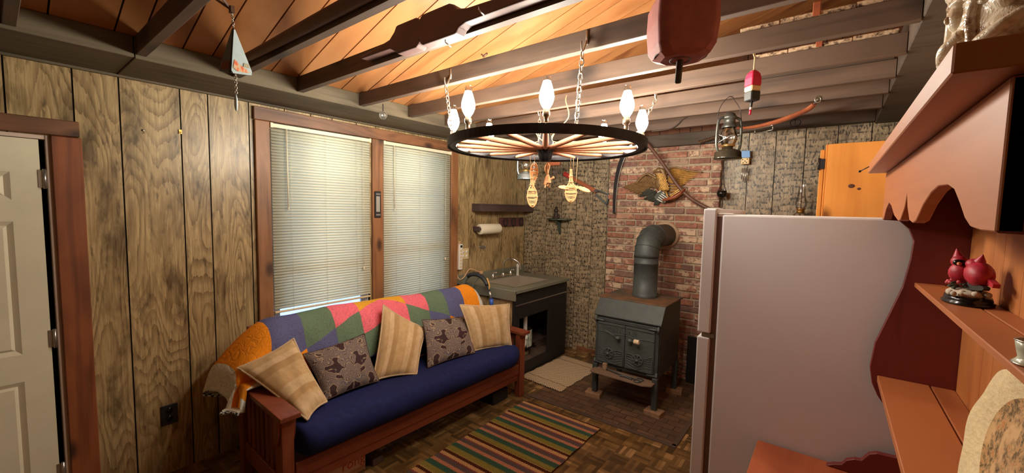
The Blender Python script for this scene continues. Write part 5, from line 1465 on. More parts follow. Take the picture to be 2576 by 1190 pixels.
MB().bar(Vector((1.455, CY_ - 0.018, 2.415)), knot, 0.008, 0.004, (1, 0, 0)).bar(Vector((1.50, CY_ + 0.0, 2.415)), knot, 0.008, 0.004, (1, 0, 0)).bar(knot + Vector((0, 0, 0.012)), knot + Vector((0, 0, -0.01)), 0.02, 0.012).build('leather_strap', plain('brown_leather', L(92, 60, 40), 0.7), tri)
pd = atx(594, 259, 1.47)
MB().ball(pd, (0.0055, 0.0055, 0.03)).build('pendant', M_BLUEPAINT, tri)
tag(MB().ball(atz(672, 223, 2.455), (0.004, 0.004, 0.005)).tube([atz(672, 223, 2.455), atz(672, 223, 2.455) + Vector((-0.03, 0, 0))], 0.002, 6).build('push_pin', M_CHROME), 'shiny pin stuck in the grey plate right of the painted chime', 'pin')

# tin cup by the window head
cpt = atz(964, 290, 2.335)
tc = thing('tin_measuring_cup', 'small tin cup hanging from the grey plate above the window head', 'cup', cpt)
axd = Vector((0.75, -0.55, -0.25))
MB().lathe([(0.026, 0.02), (0.028, 0.018), (0.026, -0.012), (0.02, -0.022), (0.0, -0.024)], cpt, axd, 24).lathe([(0.026, 0.02), (0.024, 0.012), (0.02, -0.016), (0, -0.018)], cpt, axd, 24).build('cup_bowl', M_STEEL, tc)
MB().tube(smooth_path([cpt + Vector((0, 0, 0.026)), cpt + Vector((-0.008, 0, 0.05)), cpt + Vector((-0.004, 0, 0.078)), cpt + Vector((0.006, 0, 0.05)), cpt + Vector((0.004, 0, 0.026))]), 0.0022, 6).build('wire_handle', M_STEELDARK, tc)

# yoke-shaped pole on joist d, long pole on joist c
yk = MB(); yy = 1.246
top = [(1.26, 2.446), (1.42, 2.460), (1.50, 2.472), (1.535, 2.498), (1.55, 2.520), (1.56, 2.522), (1.69, 2.522), (1.705, 2.516), (1.712, 2.495), (1.72, 2.515), (1.735, 2.523), (1.90, 2.523), (1.925, 2.512), (1.945, 2.49), (2.0, 2.478), (2.35, 2.462), (2.75, 2.455)]
botm = [(2.75, 2.43), (2.35, 2.425), (1.99, 2.425), (1.955, 2.415), (1.94, 2.398), (1.925, 2.395), (1.735, 2.395), (1.72, 2.405), (1.712, 2.42), (1.705, 2.405), (1.69, 2.395), (1.56, 2.395), (1.54, 2.41), (1.50, 2.43), (1.26, 2.432)]
yk.prism(top + botm, (0, yy, 0), (1, 0, 0), (0, 0, 1), (0, -0.055, 0))
tag(yk.build('ox_yoke', plain('dark_brown_yoke_paint', L(106, 76, 70), 0.6, 0, 0.15, 0.1, 12), bevel=0.012, seg=3), 'dark carved wooden yoke with two square blocks fastened along a joist', 'yoke')
cp_ = MB().tube([(x, 0.872 + 0.0, 2.452) for x in (0.62, 0.9, 1.4, 1.9, 2.4)], [0.016, 0.02, 0.024, 0.024, 0.02], 12, flat=1.15)
tag(cp_.build('wooden_pole', M_POLE), 'long round dark pole fixed along the second joist from the painted chime', 'pole')
nails = [(1135, 118), (1218, 38), (942, 150)]
for n_, (px, py) in enumerate(nails):
    p = aty(px, py, 1.243 if px < 1000 else 1.188)
    if px < 1000: p.y = 1.244
    tag(MB().tube([p, p + Vector((0.004, -0.035, 0.006))], 0.0022, 6).tube([p + Vector((0.004, -0.035, 0.006)), p + Vector((0.004, -0.036, 0.016))], 0.0022, 6).build('nail_hook', M_STEEL),
        ('bent nail in the yoke just below its near square block', 'bent nail in the yoke past its second square block', 'bent nail hook in the joist where the yoke tail begins')[n_], 'hook', 'bent nails along the yoke joist')
fk = aty(1215, 143, 1.68); tag(MB().tube([fk, fk + Vector((0.03, 0, 0.012))], 0.006, 6).tube([fk + Vector((0, 0, 0.006)), fk + Vector((-0.012, 0, 0.016))], 0.004, 6).build('wood_peg', M_SNATH), 'stub of a forked peg on top of the joist over the chandelier', 'peg')

# odd timbers lying on the joists at the right
def plank(px0, px1, joist, th, h, nm, label, m, blocks=None):
    y = JY[joist]
    a, b = aty(*px0, y), aty(*px1, y)
    return y, a, b


tl = thing('old_ladder', 'rotted whitish wooden ladder lying across the joists near the hutch', 'ladder', (3.05, 2.33, 2.501))
for jn, y in (('f', 2.13), ('g', 2.523)):
    bm = MB()
    xs = [2.80, 2.95, 3.08, 3.2, 3.36]
    for i in range(4): bm.box((xs[i], y - 0.012 + 0.002 * (i % 2), 2.502), (xs[i + 1], y + 0.022, 2.522 + 0.004 * (i % 2)))
    bm.build('side_rail', M_BARK, tl, bevel=0.004)
for i, x in enumerate((3.075,)):
    MB().box((x - 0.013, 2.112, 2.503), (x + 0.013, 2.112 + 0.004, 2.558)).box((x - 0.013, 2.113, 2.543), (x + 0.013, 2.545, 2.56)).box((x - 0.013, 2.505, 2.503), (x + 0.013, 2.509, 2.56)).build('rung', M_REDWOOD, tl, bevel=0.002)
ic = thing('toothed_wooden_rack', 'dark toothed wooden bar lying on the joist behind the small buoy', 'toothed bar', (3.05, 2.92, 2.501))
tb = MB().box((2.78, 2.905, 2.501), (3.38, 2.935, 2.515))
for k in range(11): tb.box((2.82 + k * 0.05, 2.903, 2.515), (2.846 + k * 0.05, 2.937, 2.54), pid=k * .3 + .1)
tb.build('toothed_bar', M_DARKBEAM, ic, bevel=0.004)

# ---------------------------------------------------------------- bow, spring and ring under the back joists
q0, q1 = atz(2045, 268, 2.385), aty(1985, 290, 3.42)
bpts = [atz(2048, 262, 2.40), aty(2030, 276, 3.36), aty(1990, 294, 3.52), aty(1945, 309, 3.66), aty(1900, 319, 3.78), aty(1862, 322, 3.88), aty(1835, 318, 3.96)]
bw = thing('singletree', 'curved red-brown wooden singletree with metal fittings hanging under the joists by the lantern', 'singletree', tuple(bpts[2]))
sp_ = smooth_path(bpts)
MB().tube(sp_, [0.011 + 0.017 * math.sin(PI * min(1, (i + 3) / len(sp_))) for i in range(len(sp_))], 10, flat=0.6).build('curved_bar', M_REDWOOD, bw)
MB().tube([p + Vector((0, -0.004, -0.018)) for p in sp_[len(sp_) // 2:]], 0.004, 6).tube([bpts[0], bpts[0] + Vector((0.02, -0.05, 0.02))], 0.006, 8).tube(arc(bpts[0] + Vector((0.02, -0.05, 0.015)), (0.8, 0.4, 0), (0, 0, 1), 0.018, 0, 2 * PI, 14)[:-1], 0.005, 6, True).build('metal_strap', M_STEEL, bw)
rod = MB().tube([bpts[4] + Vector((0, 0, -0.02)), bpts[4] + Vector((0, 0, -0.055))], 0.004, 6).tube([bpts[3] + Vector((0, 0, -0.02)), bpts[3] + Vector((0.0, 0, -0.05))], 0.004, 6).tube([bpts[4] + Vector((0, 0, -0.055)), bpts[3] + Vector((0, 0, -0.05))], 0.0025, 6).build('hook_rod', M_STEEL, bw)
co_ = MB(); ca, cb_ = aty(1757, 359, 4.15), aty(1806, 343, 4.15); d = (cb_ - ca); a_, b_ = frame_of(d)
co_.tube([ca + d * (i / 150) + (a_ * math.cos(i * 0.6) + b_ * math.sin(i * 0.6)) * 0.014 for i in range(151)], 0.0042, 6)
tag(co_.build('coil_spring', plain('rusty_brown_spring', L(124, 96, 76), 0.5, 0.5)), 'rusty coil spring fixed to the dark beam left of the lantern', 'spring')
rc = aty(2000, 309, 4.236)
rg_ = thing('iron_ring', 'thin iron ring hanging from the back joist beside the singletree', 'ring', rc)
MB().tube([rc + Vector((0.036 * math.cos(t), 0.0, 0.030 * math.sin(t))) for t in [2 * PI * k / 28 for k in range(28)]], 0.0032, 6, True).build('ring_hoop', M_STEELDARK, rg_)
MB().tube([rc + Vector((0, 0, 0.03)), (rc.x, rc.y + 0.003, 2.45)], 0.002, 6).build('wire', M_STEELDARK, rg_)
wp = aty(1662, 330, 3.66)
tag(MB().tube(smooth_path([aty(1640, 330, 3.64), aty(1690, 322, 3.64), aty(1718, 300, 3.66), aty(1728, 295, 3.66)]), 0.006, 7).build('bent_rod', M_DARKBEAM), 'bent dark rod lying against a back joist above the brick', 'rod')

# ---------------------------------------------------------------- on the brick: eagle, scythe
ea = thing('eagle_plaque', 'antique gold carved eagle plaque with a striped shield on the brick wall', 'eagle plaque', (1.78, 4.245, 1.75))
EYb = 4.243


def E(cx, cy, dep=0.0):
    """zoom crop pixels (region 1560,380 at 7.4375x) to the wall"""
    p = aty(1560 + cx / 7.4375, 380 + cy / 7.4375, EYb - dep); return p


def feather(mb, a, b, w, d0, d1):
    a, b = Vector(a), Vector(b); dirv = (b - a); n = Vector((0, -1, 0)); sdv = dirv.normalized().cross(n)
    k = 7; vs = []
    for i in range(k):
        t = i / (k - 1); ww = w * (0.75 + 0.25 * math.sin(PI * min(1, t * 1.2))) * (1 if t < 0.8 else math.sqrt(max(0.0, 1 - ((t - 0.8) / 0.2) ** 2)) + 0.02)
        c = a + dirv * t
        vs += [c + sdv * ww + n * lerp(d0, d1, t), c + n * (lerp(d0, d1, t) + w * 0.55), c - sdv * ww + n * lerp(d0, d1, t), c + n * -0.002]
    fs = []
    for i in range(k - 1):
        for j in range(4): fs.append((i * 4 + j, (i + 1) * 4 + j, (i + 1) * 4 + (j + 1) % 4, i * 4 + (j + 1) % 4))
    fs += [(0, 1, 2, 3), tuple((k - 1) * 4 + j for j in (3, 2, 1, 0))]
    mb.add(vs, fs, False)


def wing(rows, nm, m):
    w = MB()
    for (r0, r1, t0, t1, n, wd, d) in rows:         # roots r0->r1, tips t0->t1
        for i in range(n):
            f = i / max(1, n - 1)
            feather(w, E(*[lerp(p, q, f) for p, q in zip(r0, r1)]), E(*[lerp(p, q, f) for p, q in zip(t0, t1)]), wd, d, d * 0.7 + 0.003)
    return w.build(nm, m, ea)


wing([((330, 590), (560, 690), (40, 690), (330, 830), 7, 0.0125, 0.010), ((520, 600), (690, 640), (230, 640), (660, 700), 9, 0.0115, 0.018), ((460, 460), (690, 540), (300, 600), (690, 640), 8, 0.013, 0.024)], 'left_wing', M_GOLDDARK)
wing([((1100, 350), (1060, 640), (1530, 410), (1190, 640), 8, 0.0095, 0.010), ((960, 330), (900, 560), (1260, 390), (1010, 600), 8, 0.010, 0.018), ((900, 640), (930, 840), (1110, 660), (1130, 740), 4, 0.008, 0.008)], 'right_wing', M_GOLD)
w = MB()
w.tube(smooth_path([E(300, 610, .02), E(400, 490, .03), E(500, 430, .034), E(580, 460, .034), E(690, 520, .034)]), 0.013, 8).tube(smooth_path([E(860, 440, .03), E(950, 320, .032), E(1060, 305, .03), E(1250, 360, .022), E(1540, 400, .012)]), 0.008, 8)
w.build('wing_edges', M_GOLDDARK, ea)
bd_ = MB(); c0 = E(770, 580, 0.03)
bd_.ball(E(765, 560, 0.03), (0.058, 0.045, 0.098), Matrix.Rotation(0.12, 3, 'Y')).ball(E(730, 430, 0.035), (0.042, 0.036, 0.05)).ball(E(830, 730, 0.025), (0.03, 0.03, 0.06))
body_ob = bd_.build('breast', M_GOLDDARK, ea)
sc = MB(); rs = random.Random(4)
for r in range(11):
    for k in range(6):
        cx = 690 + k * 30 + (15 if r % 2 else 0) + r * 5; cyy = 440 + r * 28
        dx = (cx - (745 + r * 8)) / 100
        if abs(dx) < 0.92:
            p = E(cx, cyy, 0.03 + 0.0435 * math.sqrt(1 - dx * dx)); sc.ball(p, (0.0115, 0.003, 0.0125), Matrix.Rotation(0.25, 3, 'X'), n=8, k=5)
sc.build('breast_scales', M_GOLD, body_ob)
hd = MB().ball(E(725, 365, 0.05), (0.034, 0.03, 0.032)).tube(smooth_path([E(760, 345, .055), E(800, 380, .05), E(815, 430, .045), E(830, 480, .04)]), [0.024] * 19, 10).tube(smooth_path([E(690, 362, .06), E(645, 375, .06), E(615, 400, .058), E(625, 425, .056)]), [0.017, 0.016, 0.015, 0.014, 0.013, 0.012, 0.012, 0.011, 0.011, 0.010, 0.010, 0.009, 0.008, 0.007, 0.006, 0.005, 0.004, 0.003, 0.002], 8).ball(E(655, 415, .056), (0.02, 0.012, 0.008))
hd.build('head', M_GOLDDARK, ea)
lf = MB()
for (a, b) in (((680, 760), (340, 850)), ((660, 800), (440, 910)), ((680, 830), (520, 930)), ((690, 850), (590, 950)), ((640, 760), (400, 780)), ((720, 880), (640, 1020)), ((740, 900), (690, 1020)), ((600, 740), (470, 740))): feather(lf, E(*a, .012), E(*b, .012), 0.016, 0.014, 0.006)
lf.build('olive_branch', M_LEAFDARK, ea)
sh = [E(700, 760, .045), E(790, 735, .05), E(905, 850, .05), E(890, 940, .045), E(800, 975, .045), E(690, 930, .045), E(640, 870, .045)]
n = len(sh); MB().add(sh + [p + Vector((0, 0.03, 0)) for p in sh], [list(range(n)), list(range(2 * n - 1, n - 1, -1))] + [(i, (i + 1) % n, n + (i + 1) % n, n + i) for i in range(n)]).build('shield', M_LEAFDARK, ea)
stp = MB()
for (a, b) in (((690, 895), (790, 955)), ((715, 860), (850, 955)), ((742, 828), (893, 935)), ((770, 800), (900, 890)), ((795, 772), (830, 800))):
    stp.bar(E(*a, .05), E(*b, .05), 0.0065, 0.010, (0, -1, 0))
stp.bar(E(700, 775, .05), E(760, 740, .052), 0.008, 0.008, (0, -1, 0)).build('white_stripes', M_WHITE, ea)
MB().tube([E(900, 900, .02), E(1000, 895, .02), E(1190, 770, .02)], 0.013, 8).bar(E(930, 830, .02), E(1130, 700, .02), 0.006, 0.01, (0, -1, 0)).bar(E(950, 850, .02), E(1150, 720, .02), 0.006, 0.01, (0, -1, 0)).tube(smooth_path([E(860, 760, .04), E(880, 830, .05), E(905, 880, .045)]), 0.009, 7).build('arrows_and_claws', M_GOLD, ea)

sy_ = 4.12
scy = thing('scythe', 'old scythe with a dark bent snath crossing in front of the eagle plaque', 'scythe', (1.8, sy_, 1.72))
snp = [aty(1596, 338, sy_), aty(1628, 362, sy_), aty(1655, 395, sy_), aty(1680, 430, sy_), aty(1706, 468, sy_ + 0.02), aty(1735, 497, sy_ + .03), aty(1765, 516, sy_ + .04), aty(1800, 533, sy_ + .04)]
MB().tube(smooth_path(snp), 0.017, 10).build('snath', M_SNATH, scy)
MB().tube([aty(1722, 478, sy_ + .01), aty(1697, 496, sy_ + .02), aty(1668, 504, sy_ + .03)], [0.013, 0.016, 0.015], 10).tube(arc(aty(1719, 480, sy_ + .01), (0.5, 0, 0.5), (0, 1, 0), 0.03, 0, 2 * PI, 14)[:-1], 0.005, 6, True).build('nib_grip', M_REDWOOD, scy)
bp = smooth_path([aty(1600, 340, 4.16), aty(1577, 375, 4.19), aty(1561, 410, 4.2), aty(1551, 450, 4.21), aty(1546, 495, 4.22), aty(1545, 537, 4.225)])
bl_ = MB(); wl = len(bp)
for i in range(wl - 1):
    w0 = 0.032 * (1 - 0.5 * i / wl); w1 = 0.032 * (1 - 0.5 * (i + 1) / wl)
    a, b = bp[i], bp[i + 1]
    bl_.add([a + Vector((-w0, 0, 0)), a + Vector((w0, -0.006, 0)), b + Vector((w1, -0.006, 0)), b + Vector((-w1, 0, 0)), a + Vector((-w0, 0.006, 0)), a + Vector((w0, 0.0, 0)), b + Vector((w1, 0.0, 0)), b + Vector((-w1, 0.006, 0))], [(0, 1, 2, 3), (7, 6, 5, 4), (0, 4, 5, 1), (1, 5, 6, 2), (2, 6, 7, 3), (3, 7, 4, 0)])
blo = bl_.build('blade', M_STEELDARK, scy)
MB().tube([p + Vector((0.033 * (1 - 0.5 * i / wl), -0.004, 0)) for i, p in enumerate(bp)], 0.003, 6).build('bright_edge', M_STEEL, blo)

# bell shaped pot on a cord, bird house chime
pt = aty(1816, 487, 4.2)
pot = thing('hanging_iron_pot', 'small black iron pot hanging on a cord at the right edge of the brick', 'pot', pt)
MB().lathe([(0.0, -0.035), (0.028, -0.035), (0.04, -0.02), (0.045, 0.0), (0.044, 0.012), (0.038, 0.018), (0.042, 0.026), (0.03, 0.02), (0.0, 0.0)], pt, n=24).build('pot_body', M_GLOSSBLACK, pot)
MB().tube(smooth_path([pt + Vector((-0.036, 0, 0.02)), pt + Vector((-0.01, 0, 0.10)), pt + Vector((-0.004, 0, 0.24))]), 0.004, 6).tube(smooth_path([pt + Vector((0.036, 0, 0.02)), pt + Vector((0.012, 0, 0.10)), pt + Vector((0.004, 0, 0.24))]), 0.004, 6).tube([pt + Vector((0, 0, 0.24)), Vector((pt.x, pt.y, 2.36))], 0.0045, 6).tube([pt + Vector((0.01, 0, -0.03)), pt + Vector((0.005, 0, -0.30))], 0.004, 6).build('cord', plain('dark_leather_cord', L(60, 42, 36), 0.8), pot)
bh = aty(1876, 398, 4.28)
bc = thing('birdhouse_chime', 'small birdhouse wind chime with a sky blue roof on the back wall', 'wind chime', bh)
MB().box(bh + Vector((-0.032, -0.03, -0.055)), bh + Vector((0.032, 0.02, 0.0))).build('house', M_BUOYCREAM, bc, bevel=0.002)
MB().prism([(-0.04, 0.0), (0.04, 0.0), (0.034, 0.062), (-0.036, 0.062)], bh + Vector((0, -0.038, 0.001)), (1, 0, 0), (0, 0, 1), (0, 0.05, 0)).build('blue_roof', M_SKY, bc, bevel=0.002)
dots = MB()
for a, b in ((-0.02, -0.015), (0.0, -0.03), (0.018, -0.012), (0.012, -0.042), (-0.014, -0.044)): dots.ball(bh + Vector((a, -0.031, b)), (0.005, 0.002, 0.005), n=8, k=5)
dots.build('painted_spots', M_BLACK, bc)
for k, (dx, L0) in enumerate(((-0.022, 0.10), (-0.008, 0.12), (0.008, 0.13), (0.02, 0.11))): MB().tube([bh + Vector((dx, -0.005, -0.09)), bh + Vector((dx, -0.005, -0.09 - L0))], 0.0045, 8).tube([bh + Vector((dx, -0.005, -0.055)), bh + Vector((dx, -0.005, -0.09))], 0.001, 5).build('chime_tube', M_STEEL, bc)
MB().tube([bh + Vector((0, 0.021, 0.05)), bh + Vector((0, 0.048, 0.06))], 0.002, 6).build('hanger', M_STEEL, bc)
sw = thing('saw', 'long wooden saw with a grey D grip and red end on the back wall', 'saw', (0.9, 4.3, 1.8))
sA, sB = aty(1418, 436, 4.295), aty(1500, 482, 4.295)
MB().bar(lerp(sA, sB, 0.22), sB, 0.045, 0.018, (0, 1, 0)).build('shaft', M_REDWOOD, sw, bevel=0.006)
MB().bar(sA, lerp(sA, sB, 0.22), 0.05, 0.022, (0, 1, 0)).build('red_end', plain('red_paint_end', L(190, 52, 48), 0.6), sw, bevel=0.008)
gA, gB, gC = aty(1500, 478, 4.29), aty(1531, 489, 4.29), aty(1526, 514, 4.29); gD = aty(1499, 489, 4.29)
MB().tube([gA, gB, gC, lerp(gC, gD, 0.15)], 0.011, 8).bar(gD, gC, 0.022, 0.012, (0, 1, 0)).bar(sB, gA, 0.05, 0.03, (0, 1, 0)).build('d_grip', plain('grey_cast_grip', L(96, 100, 100), 0.5, 0.4), sw, bevel=0.002)

# corner shelf with a turned candle stand
csx = 0.545
cs = thing('corner_bracket_shelf', 'small dark green bracket shelf on the hewn panelling above the sink', 'shelf', (csx, 4.25, 1.39))
MB().prism([(-0.17, 0), (0.17, 0), (0.14, -0.09), (0.05, -0.14), (-0.05, -0.14), (-0.14, -0.09)], (csx, 4.329, 1.565), (1, 0, 0), (0, 1, 0), (0, 0, 0.016)).build('shelf_board', M_GREENSHELF, cs, bevel=0.002)
MB().prism([(0.0, 0.0), (-0.11, 0.0), (-0.09, -0.03), (-0.05, -0.06), (-0.03, -0.12), (0.0, -0.18)], (csx - 0.012, 4.329, 1.564), (0, 1, 0), (0, 0, 1), (0.024, 0, 0)).build('bracket', M_GREENSHELF, cs, bevel=0.002)
tag(MB().lathe([(0.0, 1.5815), (0.045, 1.5815), (0.047, 1.595), (0.03, 1.605), (0.028, 1.62), (0.036, 1.632), (0.02, 1.645), (0.022, 1.66), (0.03, 1.672), (0.03, 1.69), (0.016, 1.70), (0.02, 1.715), (0.012, 1.725), (0.0, 1.726)], (csx - 0.02, 4.26, 0), n=20).build('insulator', plain('dark_brown_glass', L(58, 44, 42), 0.15)), 'dark brown glass insulator standing on the green bracket shelf', 'insulator')
fp = aty(1395, 412, 3.68)
fa = thing('cranberry_rake', 'cranberry scoop shaped wooden rake hanging behind the husk figure', 'rake', fp)
MB().box(fp + Vector((-0.07, -0.02, -0.02)), fp + Vector((0.07, 0.02, 0.03))).build('rake_back', M_REDWOOD, fa, bevel=0.004)
tn = MB()
for k in range(9): tn.tube([fp + Vector((-0.062 + k * 0.0155, 0, -0.02)), fp + Vector((-0.062 + k * 0.0155, 0.004, -0.15 - 0.01 * (k % 3)))], 0.0022, 5)
tn.tube(smooth_path([fp + Vector((0.066, 0, 0.02)), fp + Vector((0.085, 0, -0.1)), fp + Vector((0.075, 0, -0.19))]), 0.004, 6).build('tines', M_STEELDARK, fa)
MB().tube([fp + Vector((0, 0, 0.03)), (fp.x, fp.y, 2.412)], 0.0015, 5).build('wire', M_STEELDARK, fa)

# ---------------------------------------------------------------- window-wall corner
ws = thing('wall_shelf', 'long dark purple-brown wall shelf above the paper towels', 'shelf', (0.08, 3.75, 1.65))
MB().box((0.001, 3.33, 1.722), (0.145, 4.325, 1.74)).build('shelf_board', M_SHELF, ws, bevel=0.002)
MB().box((0.128, 3.33, 1.655), (0.145, 4.325, 1.7215)).box((0.001, 3.33, 1.655), (0.1275, 3.347, 1.7215)).build('apron', M_SHELF, ws, bevel=0.002)
ph = thing('paper_towel_holder', 'dark wooden paper towel holder on the panelling under the wall shelf', 'towel holder', (0.07, 3.53, 1.40))
for y in (3.355, 3.70): MB().box((0.001, y, 1.425), (0.10, y + 0.014, 1.485)).build('end_arm', M_SHELF, ph, bevel=0.004)
MB().box((0.001, 3.355, 1.43), (0.012, 3.714, 1.48)).tube([(0.085, 3.36, 1.455), (0.085, 3.71, 1.455)], 0.008, 8).build('back_and_bar', M_SHELF, ph)
tag(MB().lathe([(0.0215, 0.0), (0.058, 0.0), (0.059, 0.003), (0.059, 0.317), (0.058, 0.32), (0.0215, 0.32), (0.0215, 0.0)], (0.085, 3.375, 1.455), (0, 1, 0), 36).build('paper_towel_roll', M_PAPER), 'white roll of paper towels on the dark wooden holder', 'paper towel roll')
hs = thing('horseshoe_rack', 'maroon board with three rusty horseshoes mounted under the wall shelf', 'horseshoe rack', (0.02, 4.05, 1.47))
MB().box((0.001, 3.80, 1.47), (0.018, 4.29, 1.58)).build('board', M_MAROON, hs, bevel=0.002)
for yc in (3.905, 4.065, 4.225):
    m = MB().tube([Vector((0.026, yc + 0.036 * math.sin(t) * (1 - 0.12 * max(0, -math.cos(t))), 1.528 - 0.052 * math.cos(t))) for t in [lerp(-2.6, 2.6, i / 22) for i in range(23)]], 0.0085, 8)
    m.tube([(0.018, yc - 0.045, 1.54), (0.06, yc - 0.05, 1.55)], 0.004, 6).build('horseshoe', M_HORSESHOE, hs)
th = thing('wall_hook', 'small tarnished metal coat hook on the panelling above the faucet', 'hook', (0.01, 3.51, 1.23))
MB().ball((0.006, 3.51, 1.245), (0.006, 0.06, 0.016)).tube(smooth_path([(0.006, 3.51, 1.245), (0.04, 3.51, 1.225), (0.05, 3.51, 1.24), (0.048, 3.51, 1.256)]), 0.005, 8).ball((0.048, 3.51, 1.258), 0.009).build('hook_body', M_STEEL, th)
so = thing('outlet_plate', 'ivory double outlet plate on the panelling beside the power strip', 'outlet', (0.004, 3.225, 1.12))
MB().box((0.0005, 3.165, 1.125), (0.007, 3.285, 1.245)).build('cover_plate', M_IVORY, so, bevel=0.003)
ou = MB()
for y in (3.197, 3.253):
    for z in (1.158, 1.208): ou.lathe([(0.0, 0.0025), (0.016, 0.0025), (0.017, 0.0)], (0.007, y, z), (1, 0, 0), 16)
ou.build('sockets', M_WHITE, so)
ps = thing('power_strip', 'white power strip fixed upright beside the window casing', 'power strip', (0.02, 3.13, 1.02))
MB().box((0.0005, 3.105, 1.02), (0.038, 3.16, 1.30)).build('strip_body', M_WHITE, ps, bevel=0.006, seg=2)
MB().box((0.038, 3.122, 1.262), (0.043, 3.148, 1.287)).build('rocker_switch', M_BLACK, ps, bevel=0.001)
oo = MB()
for k in range(6): oo.box((0.038, 3.121, 1.04 + k * 0.035), (0.039, 3.147, 1.062 + k * 0.035))
oo.build('sockets', M_IVORY, ps)
MB().tube(smooth_path([(0.02, 3.13, 1.30), (0.03, 3.125, 1.325), (0.03, 3.108, 1.31), (0.012, 3.105, 1.2), (0.01, 3.103, 1.08), (0.012, 3.102, 0.97), (0.03, 3.12, 0.915), (0.035, 3.18, 0.93), (0.035, 3.25, 1.0), (0.035, 3.30, 1.01), (0.035, 3.40, 0.975), (0.035, 3.45, 0.955)]), 0.0055, 8).box((0.022, 3.44, 0.94), (0.048, 3.48, 0.97)).build('cord', plain('tan_flex', L(214, 170, 130), 0.5), ps)

# ---------------------------------------------------------------- sink cabinet
sk = thing('sink_cabinet', 'homemade black-fronted sink cabinet with a grey laminate top in the corner', 'sink cabinet', (0.4, 3.6, 0))
SY0, SY1, SX = 3.11, 4.115, 0.79
fr = MB().box((SX - 0.02, SY0, 0.0), (SX, SY0 + 0.10, 0.865)).box((SX - 0.02, SY0 + 0.1, 0.60), (SX, SY1, 0.865)).box((SX - 0.02, 3.735, 0.13), (SX, SY1, 0.599)).box((SX - 0.02, SY0 + 0.1, 0.0), (SX, SY1, 0.129))
fr.build('black_front', M_BLACK, sk, bevel=0.003)
MB().box((0.02, SY0 + 0.002, 0.0), (SX - 0.021, SY0 + 0.014, 0.865), pid=4).build('side_panel', M_PANEL, sk)
MB().box((0.02, SY1 - 0.014, 0.0), (SX - 0.021, SY1, 0.865)).box((0.02, SY0 + .015, 0.10), (SX - 0.021, SY1 - .015, 0.118)).build('inside_boards', M_JOIST, sk)
MB().bar((SX + 0.002, SY0 + 0.03, 0.742), (SX + 0.002, SY1 - 0.01, 0.742), 0.004, 0.012, (0, 0, 1)).build('metal_strip', M_STEEL, sk)
CT0, CT1 = 0.868, 0.90; bx0_, bx1_, by0_, by1_ = 0.29, 0.69, 3.27, 3.86
cn = MB().box((0.022, SY0 - 0.02, CT0), (bx0_, SY1 + .005, CT1)).box((bx1_, SY0 - 0.02, CT0), (SX + 0.03, SY1 + .005, CT1)).box((bx0_, SY0 - 0.02, CT0), (bx1_, by0_, CT1)).box((bx0_, by1_, CT0), (bx1_, SY1 + .005, CT1))
cn.box((0.001, SY0 - 0.02, CT0), (0.021, SY1 + 0.2, CT1 + 0.055)).box((0.20, SY0 - 0.024, 0.80), (SX + 0.03, SY0 - 0.004, CT1 - 0.001))
cn.prism([(0.022, CT1), (0.30, CT1), (0.022, CT1 + 0.01)], (0, SY0 - 0.02, 0), (1, 0, 0), (0, 0, 1), (0, 0.012, 0))
cn.build('laminate_top', M_COUNTER, sk, bevel=0.003)
bs_ = MB(); d = 0.16; ins = 0.03
o4 = [(bx0_, by0_), (bx1_, by0_), (bx1_, by1_), (bx0_, by1_)]; i4 = [(bx0_ + ins, by0_ + ins), (bx1_ - ins, by0_ + ins), (bx1_ - ins, by1_ - ins), (bx0_ + ins, by1_ - ins)]
r4 = [(bx0_ - 0.015, by0_ - 0.015), (bx1_ + 0.015, by0_ - 0.015), (bx1_ + 0.015, by1_ + 0.015), (bx0_ - 0.015, by1_ + 0.015)]
bs_.add([(x, y, CT1 + 0.003) for x, y in r4] + [(x + (0.012 if x < .5 else -.012), y + (.012 if y < 3.5 else -.012), CT1 + 0.004) for x, y in o4] + [(x, y, CT1 - d) for x, y in i4], [(q, (q + 1) % 4, 4 + (q + 1) % 4, 4 + q) for q in range(4)] + [(4 + q, 4 + (q + 1) % 4, 8 + (q + 1) % 4, 8 + q) for q in range(4)] + [(8, 9, 10, 11)])
bs_.lathe([(0.0, 0.002), (0.04, 0.002), (0.042, 0.0)], ((bx0_ + bx1_) / 2, 3.565, CT1 - d), n=20)
bs_.build('sink_basin', M_SINKSTEEL, sk)
fc = MB().box((0.17, 3.44, CT1 + 0.001), (0.235, 3.84, CT1 + 0.014))
fc.tube(smooth_path([(0.20, 3.66, CT1 + 0.01), (0.20, 3.66, 1.0), (0.205, 3.66, 1.06), (0.24, 3.675, 1.105), (0.30, 3.70, 1.115), (0.36, 3.73, 1.08), (0.385, 3.745, 1.02), (0.387, 3.745, 0.995)]), 0.0105, 12).lathe([(0.022, 0.0), (0.022, 0.02), (0.013, 0.035)], (0.2, 3.66, CT1 + 0.012), n=16)
fob = fc.build('faucet', M_CHROME, sk)
for y in (3.48, 3.80):
    MB().lathe([(0.02, 0), (0.02, 0.02), (0.012, 0.03), (0.012, 0.055)], (0.2, y, CT1 + 0.012), n=14).tube([(0.2, y, CT1 + 0.062), (0.245, y + 0.03, CT1 + 0.075)], [0.012, 0.009], 8).build('tap_handle', M_CHROME, fob)
MB().lathe([(0.018, 0.0), (0.016, 0.012), (0.014, 0.09), (0.019, 0.10), (0.022, 0.125), (0.0, 0.14)], (0.26, 3.86, CT1 + 0.003), n=14).build('spray_head', M_WHITE, fob)
fl_ = thing('water_filter_tank', 'black tank with a printed label standing inside the sink cabinet', 'tank', (0.52, 3.62, 0.118))
MB().lathe([(0.0, 0.18), (0.115, 0.18), (0.12, 0.19), (0.12, 0.42), (0.10, 0.44), (0.06, 0.45), (0.05, 0.52), (0.0, 0.52)], (0.58, 3.52, 0.0), n=28).build('tank_body', M_GLOSSBLACK, fl_)
